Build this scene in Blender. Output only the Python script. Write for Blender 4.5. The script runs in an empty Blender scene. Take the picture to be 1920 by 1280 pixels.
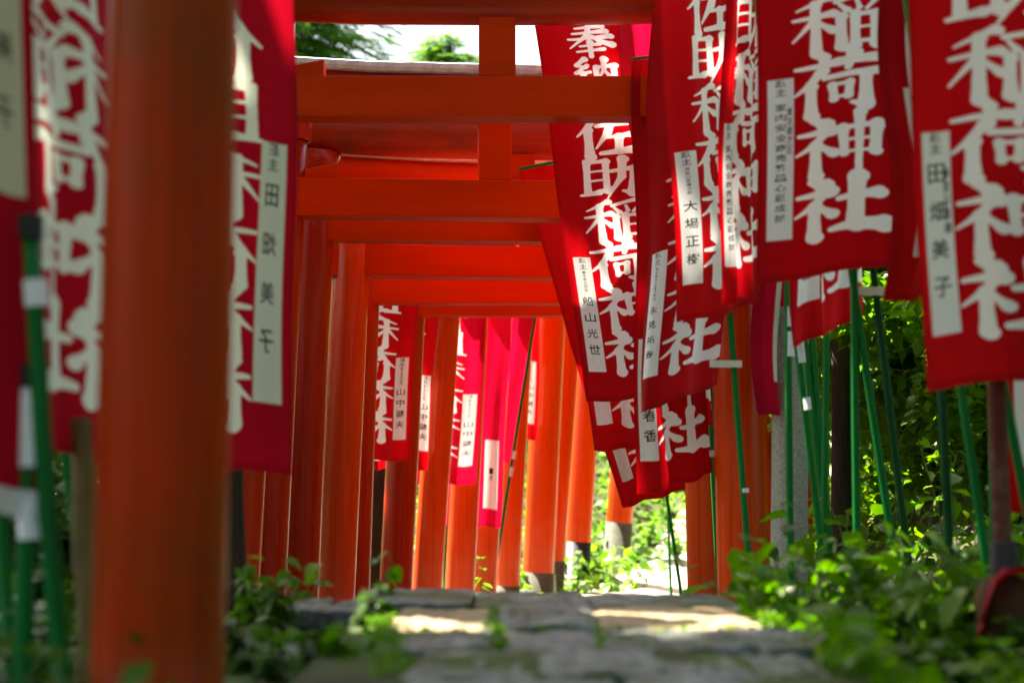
import bpy, bmesh, math, random
import numpy as np
from mathutils import Vector, Matrix, noise
random.seed(7); np.random.seed(7)
rad = math.radians
S = bpy.context.scene
C = S.collection

# ---------------------------------------------------------------- camera
F = 3200.0; HY = 900.0; ZC = 1.0
PITCH = math.atan((HY-640)/F)
cd = bpy.data.cameras.new('camera'); cam = bpy.data.objects.new('camera', cd); C.objects.link(cam)
cd.sensor_width = 36; cd.lens = 36*F/1920; cd.clip_end = 500; cd.clip_start = .05
cam.location = (0, 0, ZC); cam.rotation_euler = (math.pi/2+PITCH, 0, 0)
cd.dof.use_dof = True; cd.dof.focus_distance = 6.6; cd.dof.aperture_fstop = 2.6
S.camera = cam

# ---------------------------------------------------------------- sky, sun, exposure
W = bpy.data.worlds.new('World'); S.world = W; W.use_nodes = True
nt = W.node_tree; bg = nt.nodes['Background']
sky = nt.nodes.new('ShaderNodeTexSky'); sky.sky_type = 'NISHITA'; sky.sun_disc = False
SUN = Vector((-.42, .36, .83)).normalized()          # towards the sun
sky.sun_elevation = math.asin(SUN.z); sky.sun_rotation = math.atan2(SUN.x, SUN.y)
sky.dust_density = 5; sky.air_density = 1.2; sky.ozone_density = 1.0
nt.links.new(sky.outputs[0], bg.inputs[0]); bg.inputs[1].default_value = .075
sd = bpy.data.lights.new('sun', 'SUN'); sd.energy = 5.0; sd.angle = rad(.6); sd.color = (1, .93, .8)
sun = bpy.data.objects.new('sun', sd); C.objects.link(sun)
sun.rotation_euler = SUN.to_track_quat('Z', 'Y').to_euler(); sun.location = (-6, -3, 12)
S.view_settings.view_transform = 'Standard'; S.view_settings.look = 'None'
S.view_settings.exposure = 2.7; S.view_settings.gamma = 1; S.view_settings.use_curve_mapping = False
S.view_settings.use_white_balance = True; S.view_settings.white_balance_temperature = 7000; S.view_settings.white_balance_tint = 10
S.cycles.max_bounces = 7; S.cycles.transparent_max_bounces = 8; S.cycles.use_denoising = True
S.cycles.sample_clamp_indirect = 6

# ---------------------------------------------------------------- helpers
def P(px, py, Y):
    a = (px-960)/F; b = (640-py)/F
    dy = math.cos(PITCH)-b*math.sin(PITCH); dz = math.sin(PITCH)+b*math.cos(PITCH)
    return Vector((a/dy*Y, Y, ZC+dz/dy*Y))
def G(px, py, z):                                       # where the line of sight meets height z
    d = P(px, py, 1.0)-Vector((0, 0, ZC)); t = (z-ZC)/d.z
    return Vector((d.x*t, d.y*t, z))
def lerp(a, b, t): return a+(b-a)*t
def sm(t): t = min(1, max(0, t)); return t*t*(3-2*t)
def interp(x, xs, ys): return float(np.interp(x, xs, ys))
def tag(o, label=None, cat=None, group=None, kind=None):
    if label: o['label'] = label
    if cat: o['category'] = cat
    if group: o['group'] = group
    if kind: o['kind'] = kind
    return o
def empty(name, loc=(0, 0, 0), **k):
    o = bpy.data.objects.new(name, None); C.objects.link(o); o.location = loc; o.empty_display_size = .1
    return tag(o, **k)
def link(name, me, parent=None, mat=None):
    o = bpy.data.objects.new(name, me); C.objects.link(o)
    if mat is not None and not me.materials: me.materials.append(mat)
    if parent is not None:
        o.parent = parent
        w = Vector((0, 0, 0)); q = parent
        while q is not None: w += q.location; q = q.parent
        o.location = -w                                  # meshes are written in world coordinates
    return o
def fin(bm, name, mat, parent=None, smooth=True):
    me = bpy.data.meshes.new(name); bm.to_mesh(me); bm.free()
    if smooth:
        me.polygons.foreach_set('use_smooth', [True]*len(me.polygons))
    return link(name, me, parent, mat)
def tube(bm, pts, rs, n=20, cap=True):
    rings = []
    for i, p in enumerate(pts):
        a = pts[max(0, i-1)]; b = pts[min(len(pts)-1, i+1)]
        d = (Vector(b)-Vector(a)).normalized()
        u = d.cross(Vector((0, 1, 0)) if abs(d.y) < .9 else Vector((1, 0, 0))).normalized(); v = d.cross(u)
        rings.append([bm.verts.new(Vector(p)+(u*math.cos(t)+v*math.sin(t))*rs[i]) for t in [2*math.pi*k/n for k in range(n)]])
    for r1, r2 in zip(rings, rings[1:]):
        for k in range(n): bm.faces.new((r1[k], r1[(k+1) % n], r2[(k+1) % n], r2[k]))
    if cap:
        for r in (rings[0], rings[-1]):
            f = bm.faces.new(r); f.smooth = False
    return rings
def box8(bm, c):                                        # c: 8 corners, bottom 4 then top 4
    v = [bm.verts.new(p) for p in c]
    for f in ((0, 1, 2, 3), (7, 6, 5, 4), (0, 4, 5, 1), (1, 5, 6, 2), (2, 6, 7, 3), (3, 7, 4, 0)): bm.faces.new([v[i] for i in f])
def bev(bm, w=.004, seg=2):
    bmesh.ops.recalc_face_normals(bm, faces=bm.faces)
    bmesh.ops.bevel(bm, geom=bm.edges[:], offset=w, segments=seg, affect='EDGES', profile=.6)

# ---------------------------------------------------------------- materials
def mat(name, col, rough=.5, var=0, scale=8, bump=0, bscale=60, metal=0, spec=.22, stretch=(1, 1, 1), second=None, thr=(.5, .7), s2=3, coat=0):
    m = bpy.data.materials.new(name); m.use_nodes = True
    n = m.node_tree.nodes; l = m.node_tree.links; b = n['Principled BSDF']
    b.inputs['Roughness'].default_value = rough; b.inputs['Metallic'].default_value = metal
    b.inputs['Specular IOR Level'].default_value = spec; b.inputs['Coat Weight'].default_value = coat; b.inputs['Coat Roughness'].default_value = .075
    tc = n.new('ShaderNodeTexCoord'); mp = n.new('ShaderNodeMapping'); mp.inputs['Scale'].default_value = stretch
    l.new(tc.outputs['Object'], mp.inputs[0])
    rgb = n.new('ShaderNodeRGB'); rgb.outputs[0].default_value = (*col, 1); out = rgb.outputs[0]
    if var:
        t = n.new('ShaderNodeTexNoise'); t.inputs['Scale'].default_value = scale; t.inputs['Detail'].default_value = 6; t.inputs['Roughness'].default_value = .65
        l.new(mp.outputs[0], t.inputs['Vector'])
        r = n.new('ShaderNodeMapRange'); r.inputs[1].default_value = .3; r.inputs[2].default_value = .7; r.inputs[3].default_value = 1-var; r.inputs[4].default_value = 1+var
        l.new(t.outputs[0], r.inputs[0])
        x = n.new('ShaderNodeVectorMath'); x.operation = 'SCALE'; l.new(out, x.inputs[0]); l.new(r.outputs[0], x.inputs['Scale']); out = x.outputs[0]
        rr = n.new('ShaderNodeMapRange'); rr.inputs[1].default_value = .3; rr.inputs[2].default_value = .7; rr.inputs[3].default_value = rough*.85; rr.inputs[4].default_value = min(1, rough*1.25)
        l.new(t.outputs[0], rr.inputs[0]); l.new(rr.outputs[0], b.inputs['Roughness'])
    if second:
        t = n.new('ShaderNodeTexNoise'); t.inputs['Scale'].default_value = s2; t.inputs['Detail'].default_value = 8; t.inputs['Roughness'].default_value = .7
        l.new(tc.outputs['Object'], t.inputs['Vector'])
        r = n.new('ShaderNodeMapRange'); r.inputs[1].default_value = thr[0]; r.inputs[2].default_value = thr[1]; l.new(t.outputs[0], r.inputs[0])
        mx = n.new('ShaderNodeMix'); mx.data_type = 'RGBA'; l.new(r.outputs[0], mx.inputs[0]); l.new(out, mx.inputs[6]); mx.inputs[7].default_value = (*second, 1); out = mx.outputs[2]
    l.new(out, b.inputs['Base Color'])
    if bump:
        t = n.new('ShaderNodeTexNoise'); t.inputs['Scale'].default_value = bscale; t.inputs['Detail'].default_value = 6
        l.new(mp.outputs[0], t.inputs['Vector'])
        bp = n.new('ShaderNodeBump'); bp.inputs['Strength'].default_value = bump; bp.inputs['Distance'].default_value = .01
        l.new(t.outputs[0], bp.inputs['Height']); l.new(bp.outputs[0], b.inputs['Normal'])
    m['out'] = ''
    return m
def add_ground_wear(m, z0, z1, col, strength=.8, sc=9):
    """Splash dirt and algae that grows from the foot of a post upwards, broken by noise."""
    n = m.node_tree.nodes; l = m.node_tree.links; b = n['Principled BSDF']
    src = b.inputs['Base Color'].links[0].from_socket
    g = n.new('ShaderNodeNewGeometry'); s = n.new('ShaderNodeSeparateXYZ'); l.new(g.outputs['Position'], s.inputs[0])
    r = n.new('ShaderNodeMapRange'); r.inputs[1].default_value = z0; r.inputs[2].default_value = z1; r.inputs[3].default_value = 1; r.inputs[4].default_value = 0; l.new(s.outputs[2], r.inputs[0])
    t = n.new('ShaderNodeTexNoise'); t.inputs['Scale'].default_value = sc; t.inputs['Detail'].default_value = 7; l.new(g.outputs['Position'], t.inputs['Vector'])
    a = n.new('ShaderNodeMath'); a.operation = 'ADD'; l.new(r.outputs[0], a.inputs[0]); l.new(t.outputs[0], a.inputs[1])
    q = n.new('ShaderNodeMapRange'); q.inputs[1].default_value = .75; q.inputs[2].default_value = 1.25; q.inputs[4].default_value = strength; l.new(a.outputs[0], q.inputs[0])
    mx = n.new('ShaderNodeMix'); mx.data_type = 'RGBA'; l.new(q.outputs[0], mx.inputs[0]); l.new(src, mx.inputs[6]); mx.inputs[7].default_value = (*col, 1)
    l.new(mx.outputs[2], b.inputs['Base Color'])
    return m
def add_streaks(m, amt=.07):
    n = m.node_tree.nodes; l = m.node_tree.links; b = n['Principled BSDF']; src = b.inputs['Base Color'].links[0].from_socket
    tc = n.new('ShaderNodeTexCoord'); mp = n.new('ShaderNodeMapping'); mp.inputs['Scale'].default_value = (60, 60, .9); l.new(tc.outputs['Object'], mp.inputs[0])
    t = n.new('ShaderNodeTexNoise'); t.inputs['Scale'].default_value = 1; t.inputs['Detail'].default_value = 4; l.new(mp.outputs[0], t.inputs['Vector'])
    r = n.new('ShaderNodeMapRange'); r.inputs[1].default_value = .35; r.inputs[2].default_value = .65; r.inputs[3].default_value = 1-amt; r.inputs[4].default_value = 1+amt; l.new(t.outputs[0], r.inputs[0])
    x = n.new('ShaderNodeVectorMath'); x.operation = 'SCALE'; l.new(src, x.inputs[0]); l.new(r.outputs[0], x.inputs['Scale']); l.new(x.outputs[0], b.inputs['Base Color'])
    q = n.new('ShaderNodeMapRange'); q.inputs[1].default_value = .35; q.inputs[2].default_value = .65; q.inputs[3].default_value = .22; q.inputs[4].default_value = .48; l.new(t.outputs[0], q.inputs[0]); l.new(q.outputs[0], b.inputs['Roughness'])
    sp = n.new('ShaderNodeTexVoronoi'); sp.inputs['Scale'].default_value = 26; l.new(tc.outputs['Object'], sp.inputs['Vector'])
    c = n.new('ShaderNodeMapRange'); c.inputs[1].default_value = .035; c.inputs[2].default_value = .06; c.inputs[3].default_value = .55; c.inputs[4].default_value = 0; l.new(sp.outputs['Distance'], c.inputs[0])
    t2 = n.new('ShaderNodeTexNoise'); t2.inputs['Scale'].default_value = 3; l.new(tc.outputs['Object'], t2.inputs['Vector'])
    c2 = n.new('ShaderNodeMapRange'); c2.inputs[1].default_value = .5; c2.inputs[2].default_value = .6; l.new(t2.outputs[0], c2.inputs[0])
    mu = n.new('ShaderNodeMath'); mu.operation = 'MULTIPLY'; l.new(c.outputs[0], mu.inputs[0]); l.new(c2.outputs[0], mu.inputs[1])
    mx = n.new('ShaderNodeMix'); mx.data_type = 'RGBA'; l.new(mu.outputs[0], mx.inputs[0]); l.new(x.outputs[0], mx.inputs[6]); mx.inputs[7].default_value = (.25, .08, .04, 1); l.new(mx.outputs[2], b.inputs['Base Color'])
VERM = (.62, .048, .0015)
M = {}
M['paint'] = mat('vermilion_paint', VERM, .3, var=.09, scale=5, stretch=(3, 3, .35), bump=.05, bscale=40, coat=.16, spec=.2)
add_ground_wear(M['paint'], .15, 1.0, (.60, .13, .06), .5)
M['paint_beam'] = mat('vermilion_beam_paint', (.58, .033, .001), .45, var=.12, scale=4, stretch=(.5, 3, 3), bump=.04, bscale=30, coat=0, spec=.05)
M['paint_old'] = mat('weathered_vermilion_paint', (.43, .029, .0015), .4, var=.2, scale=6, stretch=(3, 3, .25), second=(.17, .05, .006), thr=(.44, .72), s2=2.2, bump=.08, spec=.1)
add_ground_wear(M['paint_old'], .1, 1.35, (.10, .045, .01), .6, 7)
M['paint_shaded'] = mat('shaded_vermilion_paint', (.36, .0145, .001), .33, var=.09, scale=5, stretch=(3, 3, .35), bump=.05, bscale=40, coat=.14, spec=.2)  # darker copy of the vermilion: shade on the near left pillars put into colour
for q_ in ('paint', 'paint_shaded', 'paint_old'): add_streaks(M[q_])
M['foot'] = mat('grey_sleeve_paint', (.10, .105, .085), .75, var=.3, scale=14, stretch=(1, 1, 2.5), second=(.07, .08, .05), thr=(.5, .62), s2=9, bump=.15)
M['foot_black'] = mat('black_sleeve_paint', (.02, .022, .028), .5, var=.3, bump=.1)
M['paint_top_shaded'] = mat('shaded_weathered_beam_paint', (.33, .022, .002), .38, var=.3, scale=4, stretch=(.5, 3, 3), bump=.06, bscale=30, spec=.25, second=(.14, .03, .008), thr=(.5, .7), s2=3)  # shade on the near top beams put into the colour, plus weathered blotches
M['cap'] = mat('grey_beam_roof', (.58, .66, .72), .8, var=.3, scale=25, bump=.2)
M['concrete'] = mat('concrete', (.42, .41, .36), .85, var=.25, scale=20, bump=.25)
M['green'] = mat('green_pole_plastic', (.001, .145, .026), .42, var=.15, scale=12, stretch=(4, 4, .6), spec=.15)
M['green_dark'] = mat('dark_green_pole_plastic', (.002, .06, .016), .4, var=.2, scale=12, stretch=(4, 4, .6), spec=.15)
M['tape'] = mat('white_loop', (.72, .72, .72), .6, var=.1, scale=40)
M['granite'] = mat('granite', (.33, .315, .28), .8, var=.5, scale=160, bump=.3, bscale=150, second=(.12, .11, .08), thr=(.62, .7), s2=60)
M['stone'] = mat('stone_slab', (.155, .17, .17), .55, var=.75, scale=16, bump=.9, bscale=30, second=(.06, .08, .02), thr=(.46, .62), s2=5)
M['stone_tan'] = mat('sandstone_slab', (.34, .25, .155), .7, var=.5, scale=11, bump=.9, bscale=22, second=(.14, .15, .07), thr=(.56, .7), s2=5)
M['bark'] = mat('bark', (.035, .024, .016), .9, var=.5, scale=9, stretch=(3, 3, .6), bump=.9, bscale=22)
M['bark_light'] = mat('pale_weathered_wood', (.19, .13, .05), .85, var=.45, scale=8, stretch=(3, 3, .5), bump=.6, bscale=20, second=(.08, .06, .03), thr=(.5, .65), s2=5)
M['wood_dark'] = mat('wet_old_wood', (.085, .04, .02), .85, var=.5, scale=8, stretch=(3, 3, .4), bump=.8, bscale=25)
M['wood_red'] = mat('faded_red_wood', (.10, .014, .009), .6, var=.4, scale=8, stretch=(3, 3, .4), bump=.4, second=(.16, .10, .07), thr=(.5, .66), s2=6)
M['pink'] = mat('crimson_cloth', (.50, .012, .05), .7, var=.2, bump=.2)
M['soil'] = mat('soil', (.05, .036, .02), .95, var=.5, scale=6, bump=.8, bscale=18, second=(.035, .06, .015), thr=(.5, .62), s2=2)
M['moss'] = mat('mossy_earth', (.05, .045, .025), .95, var=.5, scale=14, bump=.9, bscale=40, second=(.06, .10, .015), thr=(.42, .56), s2=9)
M['gravelpath'] = mat('pale_stone_paving', (.40, .38, .34), .9, var=.25, scale=6, bump=.4, bscale=30)
M['black'] = mat('black_rubber', (.02, .02, .02), .6)
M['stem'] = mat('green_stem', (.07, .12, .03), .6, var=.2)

def leafmat(name, cols, rough=.30, trans=.45):
    m = bpy.data.materials.new(name); m.use_nodes = True
    n = m.node_tree.nodes; l = m.node_tree.links; b = n['Principled BSDF']
    g = n.new('ShaderNodeNewGeometry'); oi = n.new('ShaderNodeObjectInfo')
    ad = n.new('ShaderNodeMath'); ad.operation = 'ADD'; l.new(g.outputs['Random Per Island'], ad.inputs[0]); l.new(oi.outputs['Random'], ad.inputs[1])
    fr = n.new('ShaderNodeMath'); fr.operation = 'FRACT'; l.new(ad.outputs[0], fr.inputs[0])
    cr = n.new('ShaderNodeValToRGB'); e = cr.color_ramp.elements
    e[0].color = (*cols[0], 1); e[1].color = (*cols[-1], 1)
    for i, c in enumerate(cols[1:-1]): q = e.new((i+1)/(len(cols)-1)); q.color = (*c, 1)
    l.new(fr.outputs[0], cr.inputs[0]); l.new(cr.outputs[0], b.inputs['Base Color'])
    b.inputs['Roughness'].default_value = rough; b.inputs['Specular IOR Level'].default_value = .22
    t = n.new('ShaderNodeBsdfTranslucent'); sc = n.new('ShaderNodeVectorMath'); sc.operation = 'MULTIPLY'; sc.inputs[1].default_value = (1.6, 2.0, .35)
    l.new(cr.outputs[0], sc.inputs[0]); l.new(sc.outputs[0], t.inputs[0])
    mx = n.new('ShaderNodeMixShader'); mx.inputs[0].default_value = trans
    l.new(b.outputs[0], mx.inputs[1]); l.new(t.outputs[0], mx.inputs[2]); l.new(mx.outputs[0], n['Material Output'].inputs[0])
    return m
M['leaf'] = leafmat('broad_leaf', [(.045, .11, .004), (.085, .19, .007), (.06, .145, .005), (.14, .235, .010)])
M['leaf_lit'] = leafmat('lit_maple_leaf', [(.15, .27, .012), (.20, .33, .02), (.13, .23, .012), (.24, .34, .025)], .4, .6)  # sunlight on the foliage put into a brighter leaf colour
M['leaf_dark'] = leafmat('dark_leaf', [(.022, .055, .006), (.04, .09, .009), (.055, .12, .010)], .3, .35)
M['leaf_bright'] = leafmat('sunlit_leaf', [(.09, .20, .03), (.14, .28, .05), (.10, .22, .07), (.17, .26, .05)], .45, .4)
M['needle'] = leafmat('cedar_frond', [(.05, .11, .02), (.08, .17, .04), (.12, .20, .03)], .5, .5)

# ---------------------------------------------------------------- ground
XC_Y = [0, 5.7, 7.5, 9.4, 10.4, 11.4, 13.2, 16, 30]; XC_X = [-.05, -.05, .1, .41, .68, 1.03, 1.62, 2.6, 7]
def xc(y): return interp(y, XC_Y, XC_X)
def ground(x, y):
    b = interp(y, [-5, 3.6, 4.5, 11.6, 13.2, 14, 26, 34], [.62, .62, .22, .2, .38, .6, 5.2, 6])
    d = x-xc(y); w = .85
    if d > w: b += min(d-w, 6)*lerp(.1, .95, sm((y-4.6)/2.2))*lerp(1, .35, sm((y-12)/4))
    if d < -w: b += min(-d-w, 8)*.22
    if y < 3.95: b += (.118 if x > -.30 else .10 if y > 3.25 else .06)*sm((3.95-y)/.1)*sm((.60-x)/.14)*sm((x+.62)/.1)
    if False and x < -.28 and 2.9 < y < 4.1: b += .085*sm((-.28-x)/.06)*sm((y-3.3)/.12)*sm((4.1-y)/.4)
    if y > 4.3: b += .05*noise.noise(Vector((x*.9, y*.9, 0)))*min(1, abs(d)/1.2)
    return b+.02*noise.noise(Vector((x*3, y*3, 5)))

nx, ny = 150, 190
xs = np.concatenate([np.linspace(-60, -8, 20), np.linspace(-7.5, -1.2, 45), np.linspace(-1.1, 1.3, 60), np.linspace(1.4, 10, 60), np.linspace(11, 60, 20)])
ys = np.concatenate([np.linspace(-40, -3, 10), np.linspace(-2.5, 18, 120), np.linspace(18.5, 90, 30)])
bm = bmesh.new(); vs = [[bm.verts.new((x, y, ground(x, y))) for x in xs] for y in ys]
for j in range(len(ys)-1):
    for i in range(len(xs)-1): bm.faces.new((vs[j][i], vs[j][i+1], vs[j+1][i+1], vs[j+1][i]))
tag(fin(bm, 'ground', M['moss']), kind='structure')
# path surface beyond the crest
bm = bmesh.new(); rows = []
for k in range(60):
    y = 4.5+k*.25; r = []
    for j in range(7):
        o = (j/6-.5)*(1.15+.1*math.sin(k*.7)); x = xc(y)+o+.0
        r.append(bm.verts.new((x, y, ground(x, y)+.03+.008*noise.noise(Vector((x*5, y*5, 0))))))
    rows.append(r)
for a, b in zip(rows, rows[1:]):
    for j in range(6): bm.faces.new((a[j], a[j+1], b[j+1], b[j]))
tag(fin(bm, 'path', M['gravelpath']), kind='structure')
# a pale patch of path turning off to the right in the sunlit distance
def slab(name, quad, z, th, m, parent=None, seed=0, n=13):
    """Rough stone slab from four plan corners (world), worn edges, uneven top."""
    bm = bmesh.new(); q = [Vector(p) for p in quad]; top = []
    for j in range(n):
        r = []
        for i in range(n):
            u, v = i/(n-1), j/(n-1)
            p = (q[0]*(1-u)+q[1]*u)*(1-v)+(q[3]*(1-u)+q[2]*u)*v
            e = min(u, v, 1-u, 1-v)
            s = Vector((p.x*9, p.y*9, seed))
            p = Vector((p.x+.009*noise.noise(s+Vector((3, 0, 0))), p.y+.012*noise.noise(s), z+.005*noise.noise(s*1.3)+.004*noise.noise(s*4)-(.004 if e == 0 else 0)+.006*noise.noise(s*9)))
            r.append(bm.verts.new(p))
        top.append(r)
    for j in range(n-1):
        for i in range(n-1): bm.faces.new((top[j][i], top[j][i+1], top[j+1][i+1], top[j+1][i]))
    ring = [top[0][i] for i in range(n)]+[top[j][n-1] for j in range(1, n)]+[top[n-1][i] for i in range(n-2, -1, -1)]+[top[j][0] for j in range(n-2, 0, -1)]
    low = [bm.verts.new((v.co.x+.006*noise.noise(v.co*20), v.co.y+.006*noise.noise(v.co*15), z-th)) for v in ring]
    k = len(ring)
    for i in range(k): bm.faces.new((ring[i], low[i], low[(i+1) % k], ring[(i+1) % k]))
    bm.faces.new(low[::-1]); bmesh.ops.recalc_face_normals(bm, faces=bm.faces)
    o = fin(bm, name, m, parent, False); return o
steps = empty('stone_steps', (0, 3, .6), label='worn stone steps of rough grey and tan slabs at the foot of the path', cat='steps')
def row(z, th, Y0, Y1, cuts, mats, gap=.0022, par=None, seed=0, off=0):
    for k, ((a, b), m) in enumerate(zip(zip(cuts, cuts[1:]), mats)):
        s = (Y0+Y1)/2/F
        xa, xb = (a-960)*Y0/F+gap, (b-960)*Y0/F-gap
        g = random.Random(seed+k); j = lambda: g.uniform(-.012, .012)
        slab('slab', [(xa+j(), Y0+j(), 0), (xb+j(), Y0+j(), 0), (xb+j(), Y1+j(), 0), (xa+j(), Y1+j(), 0)], z+g.uniform(-.006, .006), th, M[m], steps, seed*3+k)
row(.754, .05, 2.93, 3.42, [722, 925, 1130, 1432], ['stone_tan', 'stone', 'stone_tan'], seed=1)
row(.752, .05, 3.425, 3.90, [650, 880, 1120, 1400], ['stone', 'stone', 'stone'], seed=5)
row(.748, .05, 2.62, 2.925, [742, 935, 1125, 1410, 1600], ['stone', 'stone', 'stone', 'stone'], seed=9)
row(.745, .05, 2.28, 2.615, [760, 1000, 1240, 1430, 1560], ['stone', 'stone', 'stone', 'stone'], seed=14)
row(.744, .05, 1.80, 2.275, [720, 960, 1200, 1480], ['stone', 'stone', 'stone'], seed=18)
row(.752, .035, 3.32, 3.62, [520, 610, 705], ['stone', 'stone'], seed=20)
row(.712, .035, 2.86, 3.06, [480, 600, 716], ['stone', 'stone'], seed=25)
# ---------------------------------------------------------------- torii
def torii(i, Z, D, n0, n1, L, R, dzr=.0, foot=None, fmat='foot', base=None, paint='paint', label='', struth=None, detail=True):
    """L, R: ((x_inner, y), (x_inner, y)) picture positions of the inner pillar edges."""
    ZL, ZR = Z, Z+dzr
    def line(a, sgn, Zp):
        h = D/2
        p0 = P(a[0][0], a[0][1], Zp); p1 = P(a[1][0], a[1][1], Zp)
        p0.x += sgn*h; p1.x += sgn*h
        return p0, p1
    l0, l1 = line(L, -1, ZL); r0, r1 = line(R, 1, ZR)
    def at(p0, p1, z): return p0+(p1-p0)*((z-p0.z)/(p1.z-p0.z))
    zt, zb = P(960, n0, Z).z, P(960, n1, Z).z
    sh = struth or .19
    kb = zt+sh; KD = .2                                  # underside and thickness of the round top beam
    gl = ground(at(l0, l1, .3).x, ZL); gr = ground(at(r0, r1, .3).x, ZR)
    if base is not None: gl = base; gr = max(gr, base)
    cx = (l0.x+r0.x)/2
    root = empty('torii_gate', (cx, (ZL+ZR)/2, min(gl, gr)), label=label, cat='torii gate', group='vermilion torii gates along the path')
    for (a, b, g, Zp) in ((l0, l1, gl, ZL), (r0, r1, gr, ZR)):
        bm = bmesh.new(); top = at(a, b, kb); bot = at(a, b, g-.15); n = 7
        pts = [bot.lerp(top, k/n) for k in range(n+1)]
        tube(bm, pts, [D/2*(1.03-.05*k/n) for k in range(n+1)], 40)
        pm = 'paint' if (a is r0 and paint == 'paint_shaded') else paint  # left pillars get the colour with shade in it, right ones the lighter paint
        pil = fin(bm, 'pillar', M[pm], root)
        bm = bmesh.new(); c0 = at(a, b, kb-.075); c1 = at(a, b, kb+.02)
        tube(bm, [c0, c0.lerp(c1, .08), c0.lerp(c1, .92), c1], [D/2*1.08, D/2*1.17, D/2*1.17, D/2*1.08], 40)
        fin(bm, 'cap_ring', M[pm], pil)
        if foot:
            zf = P(960, foot, Zp).z; zf = max(zf, g+.12)
            bm = bmesh.new(); c0 = at(a, b, g-.1); c1 = at(a, b, zf)
            tube(bm, [c0, c1], [D/2*1.06, D/2*1.04], 40); fin(bm, 'foot_sleeve', M[fmat], pil)
            bm = bmesh.new(); q = at(a, b, g)
            tube(bm, [q+Vector((0, 0, -.12)), q+Vector((0, 0, .012)), q+Vector((0, 0, .022))], [D*.82, D*.82, D*.78], 36); fin(bm, 'base_block', M['concrete'], pil)
    dirv = (r0-l0); dirv.z = 0; dirv.normalize(); nrm = Vector((-dirv.y, dirv.x, 0)); up = Vector((0, 0, 1))
    def bar(name, x0, x1, z0, z1, th, m, y0=0, w=.004):
        lo = at(l0, l1, (z0+z1)/2); c = Vector(((lo.x+at(r0, r1, z0).x)/2, (ZL+ZR)/2, 0))
        bm = bmesh.new(); pts = []
        for z in (z0, z1):
            for (x, s) in ((x0, -1), (x1, -1), (x1, 1), (x0, 1)): pts.append(c+dirv*x+nrm*(s*th/2+y0)+up*z)
        box8(bm, pts); bev(bm, w); return fin(bm, name, M[m], root, False)
    half = (at(r0, r1, zt)-at(l0, l1, zt)).length/2
    bar('tie_beam', -half-.16, half+.16, zb, zt, min(.12, D*.72), 'paint_beam')
    bar('strut', -.0625, .0625, zt+.001, kb+.03, .1, 'paint_beam')
    c = (at(l0, l1, kb)+at(r0, r1, kb))/2; c.z = kb+KD/2
    bm = bmesh.new(); xs = [-1.0, -.72, -.4, 0, .4, .72, 1.0]; ln = half+.34
    tube(bm, [c+dirv*x*ln+up*(.05*abs(x)**3) for x in xs], [KD/2]*7, 40); fin(bm, 'top_beam', M['paint_beam' if paint == 'paint' else 'paint_top_shaded'], root)
    bm = bmesh.new(); prof = [(-.105, -.012), (-.115, .0), (-.115, .018), (-.03, .042), (.03, .042), (.115, .018), (.115, 0), (.105, -.012)]
    rows = [[bm.verts.new(c+dirv*x*(ln+.05)+up*(.05*abs(x)**3+KD/2-.01+pz)+nrm*py) for (py, pz) in prof] for x in xs]
    for a, b in zip(rows, rows[1:]):
        for k in range(7): bm.faces.new((a[k], a[k+1], b[k+1], b[k]))
        bm.faces.new((a[7], a[0], b[0], b[7]))
    bm.faces.new(rows[0][::-1]); bm.faces.new(rows[-1]); bmesh.ops.recalc_face_normals(bm, faces=bm.faces)
    fin(bm, 'beam_roof', M['cap'], root, False)
    for sgn, (a, b) in ((1, (l0, l1)), (-1, (r0, r1))):   # wedges driven in on the tie beam beside each pillar
        for side in (1, -1):
            e = at(a, b, zt); bm = bmesh.new(); x0 = side*sgn*(D/2-.005); x1 = side*sgn*(D/2+(.125 if side == 1 else .1)); pts = []
            for z in (0, 1):
                for (x, s) in ((x0, -1), (x1, -1), (x1, 1), (x0, 1)):
                    zz = zt+.002 if z == 0 else zt+(.036 if x == x0 else .062)
                    pts.append(Vector((e.x, e.y, 0))+dirv*x+nrm*s*.036+up*zz)
            box8(bm, pts); bev(bm, .003); fin(bm, 'wedge', M['paint_beam'], root, False)
    return root
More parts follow.
